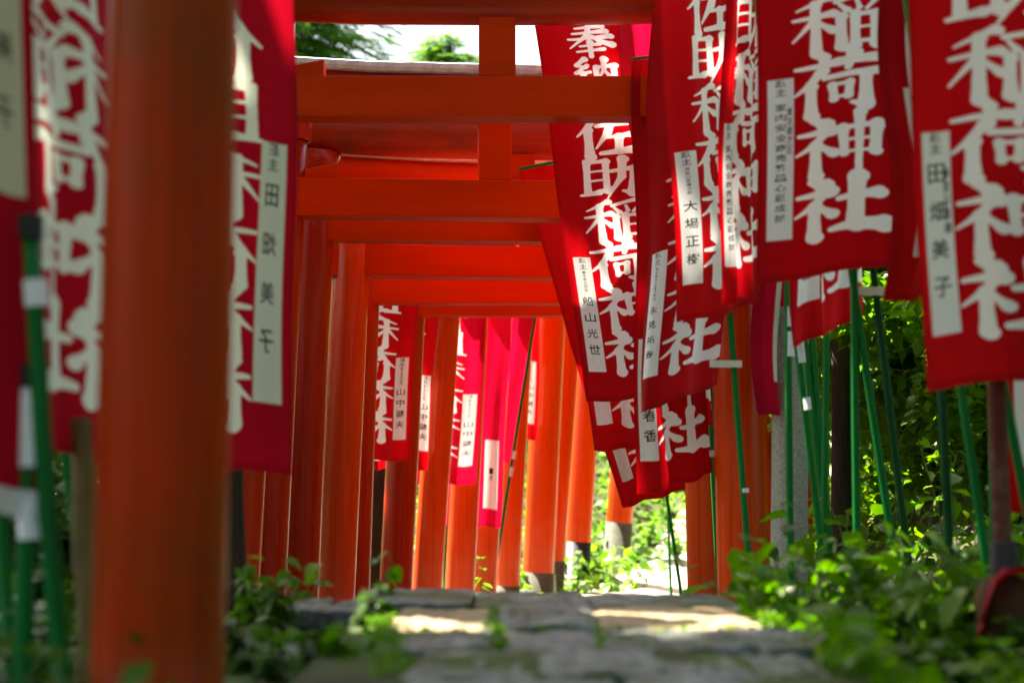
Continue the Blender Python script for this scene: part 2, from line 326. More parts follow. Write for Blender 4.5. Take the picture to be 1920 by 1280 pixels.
# distance, pillar diameter, tie beam top/bottom, inner edges left and right
TORII = [
 (2.2, .165, -1000, -880, ((444, 0), (418, 1200)), ((2550, 0), (2570, 1200)), 0, None, 'foot', None, 'paint_old', 'nearest torii gate, its thick blurred pillar filling the left of the picture'),
 (5.7, .165, 150, 225, ((541, 130), (491, 1000)), ((1324, 225), (1344, 1000)), 0, None, 'foot', None, 'paint_shaded', 'second torii gate from the viewer, tie beam topped by a square strut against the sky'),
 (6.45, .165, 337, 408, ((576, 300), (541, 1000)), ((1271, 337), (1287, 1000)), .12, None, 'foot', None, 'paint_shaded', 'third torii gate, grey roofed top beam just behind the second gate tie beam', .225),
 (7.1, .18, 378, 452, ((627, 405), (602, 1000)), ((1311, 405), (1332, 1000)), .14, None, 'foot', None, 'paint_shaded', 'fourth torii gate, dark shaded round top beam below the second gate tie beam'),
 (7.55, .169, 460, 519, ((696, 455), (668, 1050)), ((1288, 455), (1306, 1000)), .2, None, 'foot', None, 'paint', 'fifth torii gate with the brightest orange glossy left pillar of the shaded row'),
 (8.15, .160, 518, 571, ((713, 520), (693, 1112)), ((1262, 520), (1304, 1000)), 0, None, 'foot', None, 'paint_shaded', 'sixth torii gate, only a thin sliver of left pillar showing beside the fifth'),
 (8.8, .165, 548, 594, ((798, 575), (772, 1112)), ((1303, 575), (1325, 1000)), 0, None, 'foot', None, 'paint_shaded', 'seventh torii gate, its dark tie beam framing the sunlit stretch beyond'),
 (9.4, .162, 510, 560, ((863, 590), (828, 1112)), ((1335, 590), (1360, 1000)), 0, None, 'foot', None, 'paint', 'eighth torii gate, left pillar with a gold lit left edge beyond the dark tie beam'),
 (9.9, .167, 512, 560, ((915, 600), (889, 1112)), ((1364, 590), (1385, 1000)), 0, None, 'foot', None, 'paint', 'ninth torii gate, left pillar half covered by a crimson banner with a named slip'),
 (10.4, .160, 515, 562, ((960, 600), (930, 1112)), ((1388, 590), (1405, 1000)), 0, 1122, 'foot_black', None, 'paint', 'tenth torii gate, left pillar with a faded pink foot behind the green pole'),
 (10.9, .16, 515, 560, ((1000, 600), (973, 1112)), ((1410, 590), (1425, 1000)), 0, 1097, 'foot', None, 'paint', 'eleventh torii gate, slim left pillar with a low grey sleeve'),
 (11.4, .205, 512, 560, ((1060, 600), (1036, 1120)), ((1458, 590), (1475, 1000)), 0, 1072, 'foot', .17, 'paint', 'twelfth torii gate, widest sunlit left pillar with a tall grey sleeve'),
 (11.8, .165, 500, 550, ((1091, 600), (1055, 1107)), ((1480, 590), (1490, 1000)), 0, 1050, 'foot', .17, 'paint', 'thirteenth torii gate, thin left pillar with grey sleeve on a round concrete base'),
 (12.3, .18, 490, 540, ((1131, 640), (1106, 1047)), ((1500, 590), (1512, 1000)), 0, 1015, 'foot_black', .3, 'paint', 'fourteenth torii gate, sunlit left pillar with a black sleeve in the leaves'),
 (13.2, .198, 480, 530, ((1196, 840), (1180, 1047)), ((1570, 590), (1582, 1000)), 0, 979, 'foot', .385, 'paint', 'farthest torii gate, pale left pillar with grey sleeve on a concrete disc'),
]
for i, t in enumerate(TORII): torii(i, *t)

# brush lettering: strokes as x,y,radius on a 100 grid
RAD='22,3,5;34,12,8|5,27,3;42,24,7|38,26,6;22,46,5;2,60,2|25,44,6;25,97,7|32,50,4;45,63,6'
GLYPHS={
'奉':'22,14,3;80,9,6|14,30,3;88,25,6|2,48,3;98,41,6|54,2,6;46,36,6;4,74,2|56,40,5;76,56,6;98,66,7|28,68,3;72,63,5|20,84,3;80,79,5|50,56,6;50,100,5',
'納':'32,2,6;12,20,5;34,27,4|36,22,5;8,43,4;42,41,4|25,44,6;25,98,6|12,60,4;3,80,2|36,58,3;46,72,6|56,28,6;54,96,6|55,28,4;98,25,6|96,26,6;95,88,7;82,84,2|76,5,7;74,34,5;60,62,2|75,40,4;88,60,5',
'佐':'36,2,7;22,26,5;1,50,2|20,34,6;20,98,7|36,27,4;99,21,7|66,4,7;54,44,6;32,80,2|50,56,3;94,52,6|72,55,6;71,90,6|40,93,4;100,89,8',
'助':'12,8,6;10,80,6|10,10,4;46,8,5|45,9,6;44,80,6|12,32,3;42,31,3|12,54,3;42,53,3|-2,88,3;30,82,6;56,72,3|54,34,4;94,30,6|93,31,7;87,90,8;72,84,3|74,6,7;71,50,6;44,98,2',
'稲':'42,3,6;4,22,2|0,38,3;46,32,6|26,12,6;26,97,7|24,40,5;-1,74,2|30,46,4;45,60,6|92,3,5;50,14,4|54,20,3;62,31,5|73,17,3;76,29,4|95,16,4;84,32,3|55,40,6;55,92,7|71,38,6;70,92,6|70,41,4;94,39,5|94,40,6;94,93,7|72,63,3;92,62,3|72,87,4;92,86,4',
'荷':'2,18,3;50,14,6;100,12,7|34,1,6;37,27,4|68,0,7;62,26,4|30,28,6;18,46,5;0,62,2|19,48,6;19,98,7|36,38,4;100,35,6|44,52,5;46,76,5|44,52,3;64,51,4|64,51,5;62,74,5|46,73,3;62,73,3|82,38,6;82,92,8;66,86,3',
'神':RAD+'|56,24,6;58,68,5|56,25,4;96,22,5|95,22,7;93,68,6|58,46,3;92,45,3|58,66,3;92,65,3|75,0,6;75,98,4',
'社':RAD+'|54,40,4;98,35,7|74,5,8;73,86,8|46,90,4;76,86,8;104,88,9',
}
def draw(buf,spec,x0,y0,w,h,bold=1.12):
    H,W=buf.shape
    ya,yb=max(0,int(y0-h*.15)),min(H,int(y0+h*1.15)); xa,xb=max(0,int(x0-w*.15)),min(W,int(x0+w*1.15))
    if yb<=ya or xb<=xa: return
    yy,xx=np.mgrid[ya:yb,xa:xb].astype(float)
    u=(xx-x0)/w*100; v=(yy-y0)/h*100
    u=u+.12*np.sin(v*.31+y0)+.1*np.sin(v*.13+u*.21); v=v+.1*np.sin(u*.27+y0)
    d=np.full(u.shape,1e9)
    for st in spec.split('|'):
        p=[tuple(map(float,q.split(','))) for q in st.split(';')]
        p=[(x,y,6*(r/6)**1.3) for x,y,r in p]; ds=np.full(u.shape,1e9)
        for (ax,ay,ar),(bx,by,br) in zip(p,p[1:]):
            vx,vy=bx-ax,by-ay; L=vx*vx+vy*vy
            t=np.clip(((u-ax)*vx+(v-ay)*vy)/L,0,1)
            r=(ar+(br-ar)*t)*bold*(1-.16*np.sin(np.pi*t))
            ds=np.minimum(ds,np.hypot(u-ax-vx*t,v-ay-vy*t)-r)
        # the brush presses down at both ends: a small slanted wedge
        for (ex,ey,er),(fx,fy,_) in ((p[0],p[1]),(p[-1],p[-2])):
            if er>5.2:
                hx,hy=ex-er*.55,ey-er*.75; vx,vy=ex+er*.35-hx,ey+er*.3-hy; L=vx*vx+vy*vy
                t=np.clip(((u-hx)*vx+(v-hy)*vy)/L,0,1); ds=np.minimum(ds,np.hypot(u-hx-vx*t,v-hy-vy*t)-(.12+.85*t)*er*bold)
        k=1.2
        hh=np.clip(.5+.5*(ds-d)/k,0,1); d=ds*(1-hh)+d*hh-k*hh*(1-hh)
    a=np.clip(.5-d*w/100,0,1)
    buf[ya:yb,xa:xb]=np.maximum(buf[ya:yb,xa:xb],a)

# ---------------------------------------------------------------- banner prints
IW, IH = 320, 1450
def text_mask(chars, w, h, squash=1.0):
    """Rasterise one column of small written characters with Blender's built-in font."""
    out = np.zeros((h, w), np.float32)
    tot = sum(c[1] for c in chars); y = 0
    for ch, hh, ww in chars:
        if ch != ' ':
            cu = bpy.data.curves.new('t', 'FONT'); cu.body = ch; cu.resolution_u = 2; cu.offset = .012
            ob = bpy.data.objects.new('t', cu); C.objects.link(ob); me = ob.to_mesh(); me.calc_loop_triangles()
            v = np.array([q.co[:2] for q in me.vertices]); tr = [tuple(q.vertices) for q in me.loop_triangles]
            if len(v):
                mn, mxx = v.min(0), v.max(0); sc = (mxx-mn); sc[sc < 1e-6] = 1
                cw = ww*w; chh = hh*h*.86
                vv = np.empty_like(v); vv[:, 0] = (v[:, 0]-mn[0])/sc[0]*cw+(w-cw)/2; vv[:, 1] = y*h+hh*h*.07+(1-(v[:, 1]-mn[1])/sc[1])*chh
                for t in tr:
                    a, b, c = vv[t[0]], vv[t[1]], vv[t[2]]
                    x0, x1 = int(max(0, min(a[0], b[0], c[0])-1)), int(min(w, max(a[0], b[0], c[0])+2)); y0, y1 = int(max(0, min(a[1], b[1], c[1])-1)), int(min(h, max(a[1], b[1], c[1])+2))
                    if x1 <= x0 or y1 <= y0: continue
                    Y, X = np.mgrid[y0:y1, x0:x1]+.5
                    e = lambda p, q: (q[0]-p[0])*(Y-p[1])-(q[1]-p[1])*(X-p[0])
                    e1, e2, e3 = e(a, b), e(b, c), e(c, a)
                    ins = ((e1 >= 0) & (e2 >= 0) & (e3 >= 0)) | ((e1 <= 0) & (e2 <= 0) & (e3 <= 0))
                    out[y0:y1, x0:x1] = np.maximum(out[y0:y1, x0:x1], ins)
            ob.to_mesh_clear(); bpy.data.objects.remove(ob); bpy.data.curves.remove(cu)
        y += hh
    return out
MAIN = np.zeros((IH, IW))
for ch, y0, h, x0, w in (('奉', 95, 122, 98, 150), ('納', 222, 125, 98, 150)): draw(MAIN, GLYPHS[ch], x0, y0, w, h, 1.25)
for k, (ch, bo) in enumerate(zip('佐助稲荷神社', (1.32, 1.18, 1.10, 1.25, 1.22, 1.35))): draw(MAIN, GLYPHS[ch], 84, IH-90-155*(6-k), 205, 150, bo)
SX0, SX1, SY0, SY1 = 22, 82, IH-510, IH-105
def cloth_material(key, chars, second=None, plain=False, strip=True, sy=(SY0, SY1), red=(.50, .002, .006), white=(.86, .87, .90)):
    strip_m = np.zeros((IH, IW)); ink = np.zeros((IH, IW))
    if strip:
        strip_m[sy[0]:sy[1], SX0:SX1] = 1
        t = text_mask(chars, SX1-SX0, sy[1]-sy[0]); ink[sy[0]:sy[1], SX0:SX1] = t
        if second:
            y0 = sy[0]+int((sy[1]-sy[0])*.18); hh = int((sy[1]-sy[0])*.42)
            t = text_mask(second, 16, hh); ink[y0:y0+hh, SX1-18:SX1-2] = np.maximum(ink[y0:y0+hh, SX1-18:SX1-2], t)
    px = np.ones((IH, IW, 4), np.float32)
    px[..., 0] = 0 if plain else MAIN; px[..., 1] = strip_m; px[..., 2] = ink
    im = bpy.data.images.new('print_'+key, IW, IH); im.colorspace_settings.name = 'Non-Color'
    im.pixels.foreach_set(px[::-1].ravel()); im.update(); im.pack()
    m = bpy.data.materials.new('banner_cloth_'+key); m.use_nodes = True; n = m.node_tree.nodes; l = m.node_tree.links; b = n['Principled BSDF']
    uv = n.new('ShaderNodeUVMap'); uv.uv_map = 'print'; it = n.new('ShaderNodeTexImage'); it.image = im; it.interpolation = 'Cubic'; it.extension = 'EXTEND'
    l.new(uv.outputs[0], it.inputs[0]); s = n.new('ShaderNodeSeparateColor'); l.new(it.outputs[0], s.inputs[0])
    oi = n.new('ShaderNodeObjectInfo'); hr = n.new('ShaderNodeMapRange'); hr.inputs[3].default_value = .85; hr.inputs[4].default_value = 1.12; l.new(oi.outputs['Random'], hr.inputs[0])
    base = n.new('ShaderNodeVectorMath'); base.operation = 'SCALE'; base.inputs[0].default_value = red; l.new(hr.outputs[0], base.inputs['Scale'])
    def mix(f, a, c):
        x = n.new('ShaderNodeMix'); x.data_type = 'RGBA'; l.new(f, x.inputs[0]); l.new(a, x.inputs[6]); x.inputs[7].default_value = (*c, 1); return x.outputs[2]
    # stitched hems: a doubled, slightly darker band along the edges, read from the print coordinates
    su = n.new('ShaderNodeSeparateXYZ'); l.new(uv.outputs[0], su.inputs[0])
    ed = n.new('ShaderNodeMath'); ed.operation = 'PINGPONG'; ed.inputs[1].default_value = .5; l.new(su.outputs[0], ed.inputs[0])
    eb = n.new('ShaderNodeMath'); eb.operation = 'MULTIPLY'; eb.inputs[1].default_value = 1; l.new(su.outputs[1], eb.inputs[0])
    e1 = n.new('ShaderNodeMapRange'); e1.inputs[1].default_value = .026; e1.inputs[2].default_value = .032; e1.inputs[3].default_value = .80; e1.inputs[4].default_value = 1; l.new(ed.outputs[0], e1.inputs[0])
    e2 = n.new('ShaderNodeMapRange'); e2.inputs[1].default_value = .011; e2.inputs[2].default_value = .0125; e2.inputs[3].default_value = .80; e2.inputs[4].default_value = 1; l.new(eb.outputs[0], e2.inputs[0])
    em = n.new('ShaderNodeMath'); em.operation = 'MINIMUM'; l.new(e1.outputs[0], em.inputs[0]); l.new(e2.outputs[0], em.inputs[1])
    fd = n.new('ShaderNodeTexNoise'); fd.inputs['Scale'].default_value = 4; fd.inputs['Detail'].default_value = 5; tc0 = n.new('ShaderNodeTexCoord'); l.new(tc0.outputs['Object'], fd.inputs['Vector'])
    fr = n.new('ShaderNodeMapRange'); fr.inputs[1].default_value = .3; fr.inputs[2].default_value = .7; fr.inputs[3].default_value = .86; fr.inputs[4].default_value = 1.14; l.new(fd.outputs[0], fr.inputs[0])
    fm = n.new('ShaderNodeMath'); fm.operation = 'MULTIPLY'; l.new(em.outputs[0], fm.inputs[0]); l.new(fr.outputs[0], fm.inputs[1])
    b2 = n.new('ShaderNodeVectorMath'); b2.operation = 'SCALE'; l.new(base.outputs[0], b2.inputs[0]); l.new(fm.outputs[0], b2.inputs['Scale']); base = b2
    col = mix(s.outputs[0], base.outputs[0], white); col = mix(s.outputs[1], col, tuple(q*.97 for q in white)); col = mix(s.outputs[2], col, (.03, .03, .03))
    l.new(col, b.inputs['Base Color']); b.inputs['Roughness'].default_value = .75; b.inputs['Specular IOR Level'].default_value = .15
    b.inputs['Sheen Weight'].default_value = .03
    tc = n.new('ShaderNodeTexCoord')
    wv = n.new('ShaderNodeTexNoise'); wv.inputs['Scale'].default_value = 11; wv.inputs['Detail'].default_value = 6; wv.inputs['Distortion'].default_value = .8; mpv = n.new('ShaderNodeMapping'); mpv.inputs['Scale'].default_value = (1.6, 1.6, .55); l.new(tc.outputs['Object'], mpv.inputs[0]); l.new(mpv.outputs[0], wv.inputs['Vector'])
    bp = n.new('ShaderNodeBump'); bp.inputs['Strength'].default_value = .6; bp.inputs['Distance'].default_value = .02; l.new(wv.outputs[0], bp.inputs['Height']); l.new(bp.outputs[0], b.inputs['Normal'])
    t = n.new('ShaderNodeBsdfTranslucent'); l.new(col, t.inputs[0])
    mf = n.new('ShaderNodeMapRange'); mf.inputs[3].default_value = .42; mf.inputs[4].default_value = .2; l.new(s.outputs[1], mf.inputs[0])
    mx = n.new('ShaderNodeMixShader'); l.new(mf.outputs[0], mx.inputs[0]); l.new(b.outputs[0], mx.inputs[1]); l.new(t.outputs[0], mx.inputs[2]); l.new(mx.outputs[0], n['Material Output'].inputs[0])
    return m
def col_(s, big, gap=.03, w=.62, head='願主', mid=None):
    """願主, a column of tiny characters, then the spaced name."""
    r = [(c, .055, .42) for c in head]
    if mid: r += [(' ', .01, 1)]+[(c, .03, .2) for c in mid]
    used = sum(a[1] for a in r); r += [(' ', .04, 1)]; used += .04
    left = .9-used; n = len(s)
    for c in s: r += [(c, left/n*big, w), (' ', left/n*(1-big), 1)]
    return r
CM = {
 'funayama': cloth_material('a', col_('船山光世', .66, mid='東京都大田区')),
 'ohba': cloth_material('b', col_('大場正樹', .7, mid='神奈川県横浜市')),
 'tabata': cloth_material('c', col_('田畑美子', .6, mid=None), second=[(c, .16, .9) for c in '神奈川県鎌'[:5]]),
 'family': cloth_material('d', col_('家内安全商売繁昌心願成就', .86, w=.42), second=[(c, .14, .8) for c in '東京都港区']),
 'yamanaka': cloth_material('e', col_('山中龍夫', .7, mid='東京都世田谷区')),
 'e': cloth_material('f', [('江', .2, .62), (' ', .8, 1)], sy=(IH-420, IH-105)),
 'yoshida': cloth_material('g', col_('吉田春香', .7, mid='横浜市')),
 'faint': cloth_material('h', [(' ', .4, 1), ('一', .1, .3), ('夫', .1, .3), (' ', .4, 1)]),
 'crimson': cloth_material('l', [(' ', .4, 1), ('一', .1, .3), ('夫', .1, .3), (' ', .4, 1)], plain=True, red=(.56, .003, .035)),
 'crimson_name': cloth_material('m', col_('山中龍夫', .7, mid='東京都世田谷区'), red=(.54, .003, .03)),
 'pale': cloth_material('n', [(' ', 1, 1)], red=(.56, .003, .035), sy=(IH-1390, IH-1290), plain=True),
 'left_long': cloth_material('j', col_('田畑美子', .55, w=.5), sy=(IH-735, IH-153), red=(.36, .002, .012), white=(.60, .64, .54)),  # left banners: green shade of the wood mixed into red and white
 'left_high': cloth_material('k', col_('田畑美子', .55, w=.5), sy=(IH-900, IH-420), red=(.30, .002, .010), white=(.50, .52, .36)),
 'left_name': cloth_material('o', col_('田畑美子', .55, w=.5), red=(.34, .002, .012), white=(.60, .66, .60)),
 'long': cloth_material('i', col_('永見祐春', .6, w=.5, mid='横浜市港北区大倉山')),
}
# ---------------------------------------------------------------- banners
BW, BH = .32, 1.45
def pole_obj(parent, p0, p1, r=.0107, m='green', bands=(), name='pole'):
    bm = bmesh.new(); n = 6
    bow = (p1-p0).cross(Vector((0, 1, 0))).normalized()*.006
    tube(bm, [p0.lerp(p1, k/n)+bow*math.sin(math.pi*k/n) for k in range(n+1)], [r*(1-.12*k/n) for k in range(n+1)], 14)
    o = fin(bm, name, M[m], parent)
    for z0, z1, mm in bands:
        f = lambda z: p0+(p1-p0)*((z-p0.z)/(p1.z-p0.z))
        bm = bmesh.new(); tube(bm, [f(z0), f(z1)], [r*1.22]*2, 14); fin(bm, 'tape_band', M[mm], o)
    return o
def banner(key, BL, BR, TL, TR, Z, s=1, mirror=False, pole=None, poleZ=None, label='', fold=.018, nf=2.2, ph=0, group='red votive banners beside the path', hem=False, pm='green', bands=(), bottomloop=True, sag=.0, fullw=None, curl=0, maxdz=.3, ptop=None):
    """BL BR: bottom corners in the picture; TL TR: a point further up each side edge. Width kept at BW by turning the cloth."""
    bl = P(*BL, Z); w = (BR[0]-BL[0])/F*Z
    dz = s*min(maxdz, math.sqrt(max(0, BW*BW-w*w))); ZR = Z+dz
    br = P(*BR, ZR); ul = (P(*TL, Z)-bl).normalized()*BH; ur = (P(*TR, ZR)-br).normalized()*BH
    nu, nv = 22, 64; bm = bmesh.new(); uvl = bm.loops.layers.uv.new('print'); rows = []
    rnd = random.Random(hash(label) % 1000 if False else len(label)*13+int(BL[0]))
    a1, a2, a3 = [rnd.uniform(0, 6.28) for _ in range(3)]
    nrm = (br-bl).cross(ul).normalized()
    def pt(u, v):
        p = (bl*(1-u)+br*u)+(ul*(1-u)+ur*u)*v
        free = u if mirror else 1-u                       # the loose edge swings more than the poled edge
        amp = fold*(.45+.75*free)*(1.15-.5*v)
        o = amp*(math.sin(2*math.pi*(nf*u+.25*v)+a1+ph)+.45*math.sin(2*math.pi*(nf*2.1*u-.6*v)+a2)+.5*math.sin(2*math.pi*(1.7*v+.3*u)+a3))
        o += curl*free**2*math.sin(2.2*v+1)
        p = p+nrm*o
        p.x += .004*math.sin(9*v+a2)
        p.z -= sag*math.sin(math.pi*u)*(1-v)+.006*math.sin(2*math.pi*(nf*u)+a1)*(1-v)
        return p
    for j in range(nv+1): rows.append([bm.verts.new(pt(i/nu, j/nv)) for i in range(nu+1)])
    for j in range(nv):
        for i in range(nu):
            f = bm.faces.new((rows[j][i], rows[j][i+1], rows[j+1][i+1], rows[j+1][i]))
            for lp, (u, v) in zip(f.loops, ((i/nu, j/nv), ((i+1)/nu, j/nv), ((i+1)/nu, (j+1)/nv), (i/nu, (j+1)/nv))): lp[uvl].uv = ((1-u) if mirror else u, v)
    base = bl if mirror else br
    Zp = poleZ or ((Z if mirror else ZR)+.03)
    if pole:
        q0, q1 = P(*pole[0], Zp), P(*pole[1], Zp)
    else:
        pe = (-.018 if mirror else .018)
        q0 = base+Vector((pe, .0, -.3)); q1 = q0+(ul if mirror else ur)
    dq = (q0-q1) if q0.z < q1.z else (q1-q0); dq = dq/(-dq.z)
    lo = q0 if q0.z < q1.z else q1; gz = ground(lo.x, lo.y)-.08
    foot = lo+dq*(lo.z-gz); topz = bl.z+BH*1.04 if ptop is None else P(960, ptop, Zp).z; tp = lo-dq*(topz-lo.z)
    root = empty('banner', (foot.x, foot.y, gz+.08), label=label, cat='banner', group=group)
    cl = fin(bm, 'cloth', CM[key], root)
    po = pole_obj(root, foot, tp, m=pm, bands=[(P(960, b, Zp).z, P(960, a, Zp).z, mm) for a, b, mm in bands])
    # top bar with the cloth hung from it, loops down the pole
    def loop(v, u, width=.022):
        e = pt(u, v); c = lo-dq*(e.z-lo.z); bm = bmesh.new()
        d = (c-e); ln = d.length
        if ln < 1e-4: return
        d.normalize(); c2 = c+d*.016; h = Vector((0, 0, width/2)); e2 = e-d*.03; nn = d.cross(Vector((0, 0, 1))).normalized()*.013
        for sg in (1, -1):
            q = [e2+nn*sg*.25, c2+nn*sg]
            bm2 = [bm.verts.new(x+h*k) for x in q for k in (-1, 1)]
            bm.faces.new((bm2[0], bm2[1], bm2[3], bm2[2]))
        q = [bm.verts.new(c2+nn*sg+h*k) for sg, k in ((1, -1), (1, 1), (-1, 1), (-1, -1))]; bm.faces.new(q)
        fin(bm, 'loop', M['tape'], root)
    ue = 0 if mirror else 1
    for v in ((.045 if bottomloop else .3), .38, .71, .97):
        e = pt(ue, v); c = lo-dq*(e.z-lo.z)
        if (c-e).length < .14: loop(v, ue)
    bm = bmesh.new(); a, b = pt(0, 1), pt(1, 1); tube(bm, [a+Vector((0, 0, .008)), b+Vector((0, 0, .008))], [.006]*2, 10); fin(bm, 'top_rod', M['green'], root)
    if hem:
        bm = bmesh.new(); r0 = [pt(i/nu, 0) for i in range(nu+1)]
        vs = [[bm.verts.new(p+Vector((0, -.004, d))) for p in r0] for d in (-.018, .018)]
        for i in range(nu): bm.faces.new((vs[0][i], vs[0][i+1], vs[1][i+1], vs[1][i]))
        fin(bm, 'hem', M['tape'], root)
    return root
B = banner
# right side, far to near
B('e', (1165, 952), (1292, 916), (1118, 800), (1270, 700), 7.0, label='bright red banner with a one-character slip, hanging lowest of the right row', pole=((1262, 1000), (1250, 915)), poleZ=9.6, bottomloop=False, maxdz=.1)
B('faint', (1112, 845), (1272, 838), (1100, 745), (1262, 745), 6.75, label='dark red banner whose bottom hem shows under the banner with the long white slip', pole=((1302, 1000), (1298, 850)))
B('funayama', (1100, 755), (1262, 738), (1030, 245), (1205, 240), 5.96, label='left-leaning red banner with sharp white lettering and a slip of four spaced characters', pole=((1548, 950), (1512, 640)), poleZ=5.2, fold=.010, nf=1.3, bottomloop=False)
B('faint', (1282, 802), (1336, 795), (1278, 720), (1330, 700), 6.1, label='small pinkish banner corner above the torii foot, a white patch near its top', pole=((1345, 1000), (1338, 850)), maxdz=.12, s=1)
B('yoshida', (1197, 930), (1338, 888), (1195, 745), (1325, 700), 5.62, label='dark red banner lowest in front, shrine name and slip showing under the banner above', pole=((1362, 1000), (1350, 850)), poleZ=5.8, fold=.012)
B('crimson', (1236, 640), (1330, 620), (1178, 240), (1340, 240), 6.02, label='crimson banner behind the leaning one, only its plain left margin showing', pole=((1552, 950), (1527, 640)), poleZ=5.2, bottomloop=False)
B('long', (1200, 776), (1348, 722), (1219, 240), (1380, 240), 5.5, s=-1, label='shaded red banner with grey slip, looped to the green pole before the right pillar', pole=((1408, 1075), (1376, 640)), poleZ=5.32, fold=.014, nf=1.6, bands=((1180-265, 1188-265, 'tape'),))
B('ohba', (1282, 606), (1425, 570), (1252, 150), (1400, 150), 5.05, label='red banner whose white slip ends in large characters, left of the crumpled white-lettered one', pole=((1532, 930), (1493, 600)), poleZ=4.7, fold=.013, nf=1.3, bands=((745, 768, 'tape'), (600, 680, 'tape')))
B('family', (1350, 572), (1430, 545), (1356, 100), (1434, 100), 4.72, label='narrow crumpled red banner turned edge-on, its white lettering squeezed into folds', pole=((1484, 960), (1481, 590)), poleZ=4.75, fold=.011, nf=2.2, maxdz=.16, bands=((575, 612, 'tape'), (622, 668, 'tape')))
B('crimson', (1430, 778), (1500, 762), (1424, 560), (1496, 560), 5.35, label='crimson banner piece hanging low over the top of the granite post', pole=((1549, 1000), (1553, 620)), poleZ=5.0, maxdz=.2, fold=.04)
B('long', (1505, 648), (1624, 592), (1494, 200), (1612, 200), 4.68, s=-1, label='dark red banner under the big one, crumpled white character and grey loop', pole=((1705, 1040), (1641, 500)), poleZ=4.44, pm='green_dark', fold=.02, nf=1.8, maxdz=.25)
B('family', (1420, 532), (1672, 498), (1418, 100), (1676, 100), 4.23, label='big flat red banner with bold white characters and a densely written white slip', pole=((1610, 1010), (1606, 590)), poleZ=4.4, fold=.009, nf=1.1)
B('yoshida', (1674, 566), (1768, 548), (1670, 100), (1766, 100), 4.0, label='shaded banner edge-on in the gap left of the nearest right banner', pole=((1782, 1010), (1769, 730)), poleZ=3.95, pm='green_dark', fold=.03, maxdz=.24, bottomloop=False)
B('tabata', (1731, 730), (2036, 705), (1701, 100), (2006, 80), 3.34, label='nearest right banner, brightest red with a white slip of four spaced characters', pole=((1938, 1000), (1886, 725)), poleZ=3.5, fold=.010, nf=1.1, bottomloop=False)
B('faint', (1890, 962), (2150, 950), (1885, 700), (2150, 690), 3.7, label='plain dark red banner at the right edge, hanging lower behind the nearest one', pole=((1852, 1050), (1806, 725)), poleZ=3.75, fold=.02, bottomloop=False)
# left side, near to far
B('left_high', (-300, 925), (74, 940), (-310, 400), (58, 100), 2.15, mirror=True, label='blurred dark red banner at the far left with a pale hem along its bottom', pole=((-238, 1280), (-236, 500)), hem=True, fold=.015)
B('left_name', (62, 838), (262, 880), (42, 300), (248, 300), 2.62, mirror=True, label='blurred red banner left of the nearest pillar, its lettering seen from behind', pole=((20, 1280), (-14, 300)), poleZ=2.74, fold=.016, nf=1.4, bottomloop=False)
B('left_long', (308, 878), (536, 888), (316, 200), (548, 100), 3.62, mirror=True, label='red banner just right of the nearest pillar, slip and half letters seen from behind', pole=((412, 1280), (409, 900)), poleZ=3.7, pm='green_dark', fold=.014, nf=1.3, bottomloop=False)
B('yamanaka', (640, 864), (766, 862), (655, 560), (784, 560), 8.45, mirror=True, label='shaded banner with pale green letters between the sixth and seventh left pillars', pole=((622, 1000), (628, 700)), fold=.012, nf=1.2)
B('yamanaka', (700, 880), (800, 880), (722, 560), (826, 560), 9.1, mirror=True, label='sliver of sunlit banner showing white letters beside the eighth left pillar', pole=((690, 1000), (700, 700)))
B('crimson_name', (752, 906), (893, 908), (772, 600), (912, 600), 9.66, mirror=True, label='crimson banner with a slip of black names between the eighth and ninth left pillars', pole=((745, 1000), (752, 700)), fold=.016)
B('crimson', (800, 984), (938, 988), (822, 600), (958, 600), 10.15, mirror=True, label='crimson banner with a nearly blank white slip between the ninth and tenth left pillars', pole=((795, 1060), (802, 700)), fold=.018)
B('pale', (872, 864), (962, 868), (905, 600), (1002, 600), 10.66, label='sunlit crimson banner looped with white clips to a leaning green pole', pole=((940, 1000), (1004, 600)), poleZ=10.5, fold=.02, bands=((845, 860, 'tape'), (875, 893, 'tape')))
B('yamanaka', (915, 820), (1006, 824), (920, 600), (1012, 600), 11.15, mirror=True, label='sunlit banner showing as a white-lettered sliver left of the widest pillar', pole=((903, 1000), (908, 700)))
# bare poles whose cloth is out of the picture
def bare_pole(a, b, Z, label, m='green', r=.0107, bands=(), top=None):
    p0, p1 = P(*a, Z), P(*b, Z); d = (p1-p0)/(p1.z-p0.z); g = ground(p0.x, p0.y)-.06
    f = p0+d*(g-p0.z); t = p0+d*((g+2.2 if top is None else P(960, top, Z).z)-p0.z)
    r_ = empty('banner_pole', (f.x, f.y, g+.06), label=label, cat='pole', group='green banner poles')
    pole_obj(r_, f, t, r, m, [(P(960, b, Z).z, P(960, a, Z).z, mm) for a, b, mm in bands], 'shaft')
    bm = bmesh.new(); tube(bm, [t+Vector((0, 0, -.02)), t+Vector((0, 0, .012))], [r*1.3]*2, 12); fin(bm, 'end_cap', M['black'], r_)
bare_pole((1682, 1050), (1613, 590), 4.4, 'green pole slanting right from beside the straight one under the big banner')
bare_pole((1866, 980), (1864, 725), 3.95, 'thin green pole behind the red wooden post at the right edge')
bare_pole((50, 1280), (60, 900), 2.32, 'upright green pole at the far left with wide white tape', bands=((715, 875, 'tape'), (940, 1010, 'tape')), top=700, r=.0145)
bare_pole((122, 1280), (64, 500), 2.3, 'green pole leaning left, its tip in front of the second blurred banner', top=420, bands=((525, 575, 'tape'),), r=.0135)
bare_pole((152, 1040), (128, 860), 3.0, 'green pole leaning left behind the second blurred left banner')
bare_pole((186, 1060), (168, 860), 3.1, 'green pole half hidden behind the nearest pillar, beside the pale wooden post')
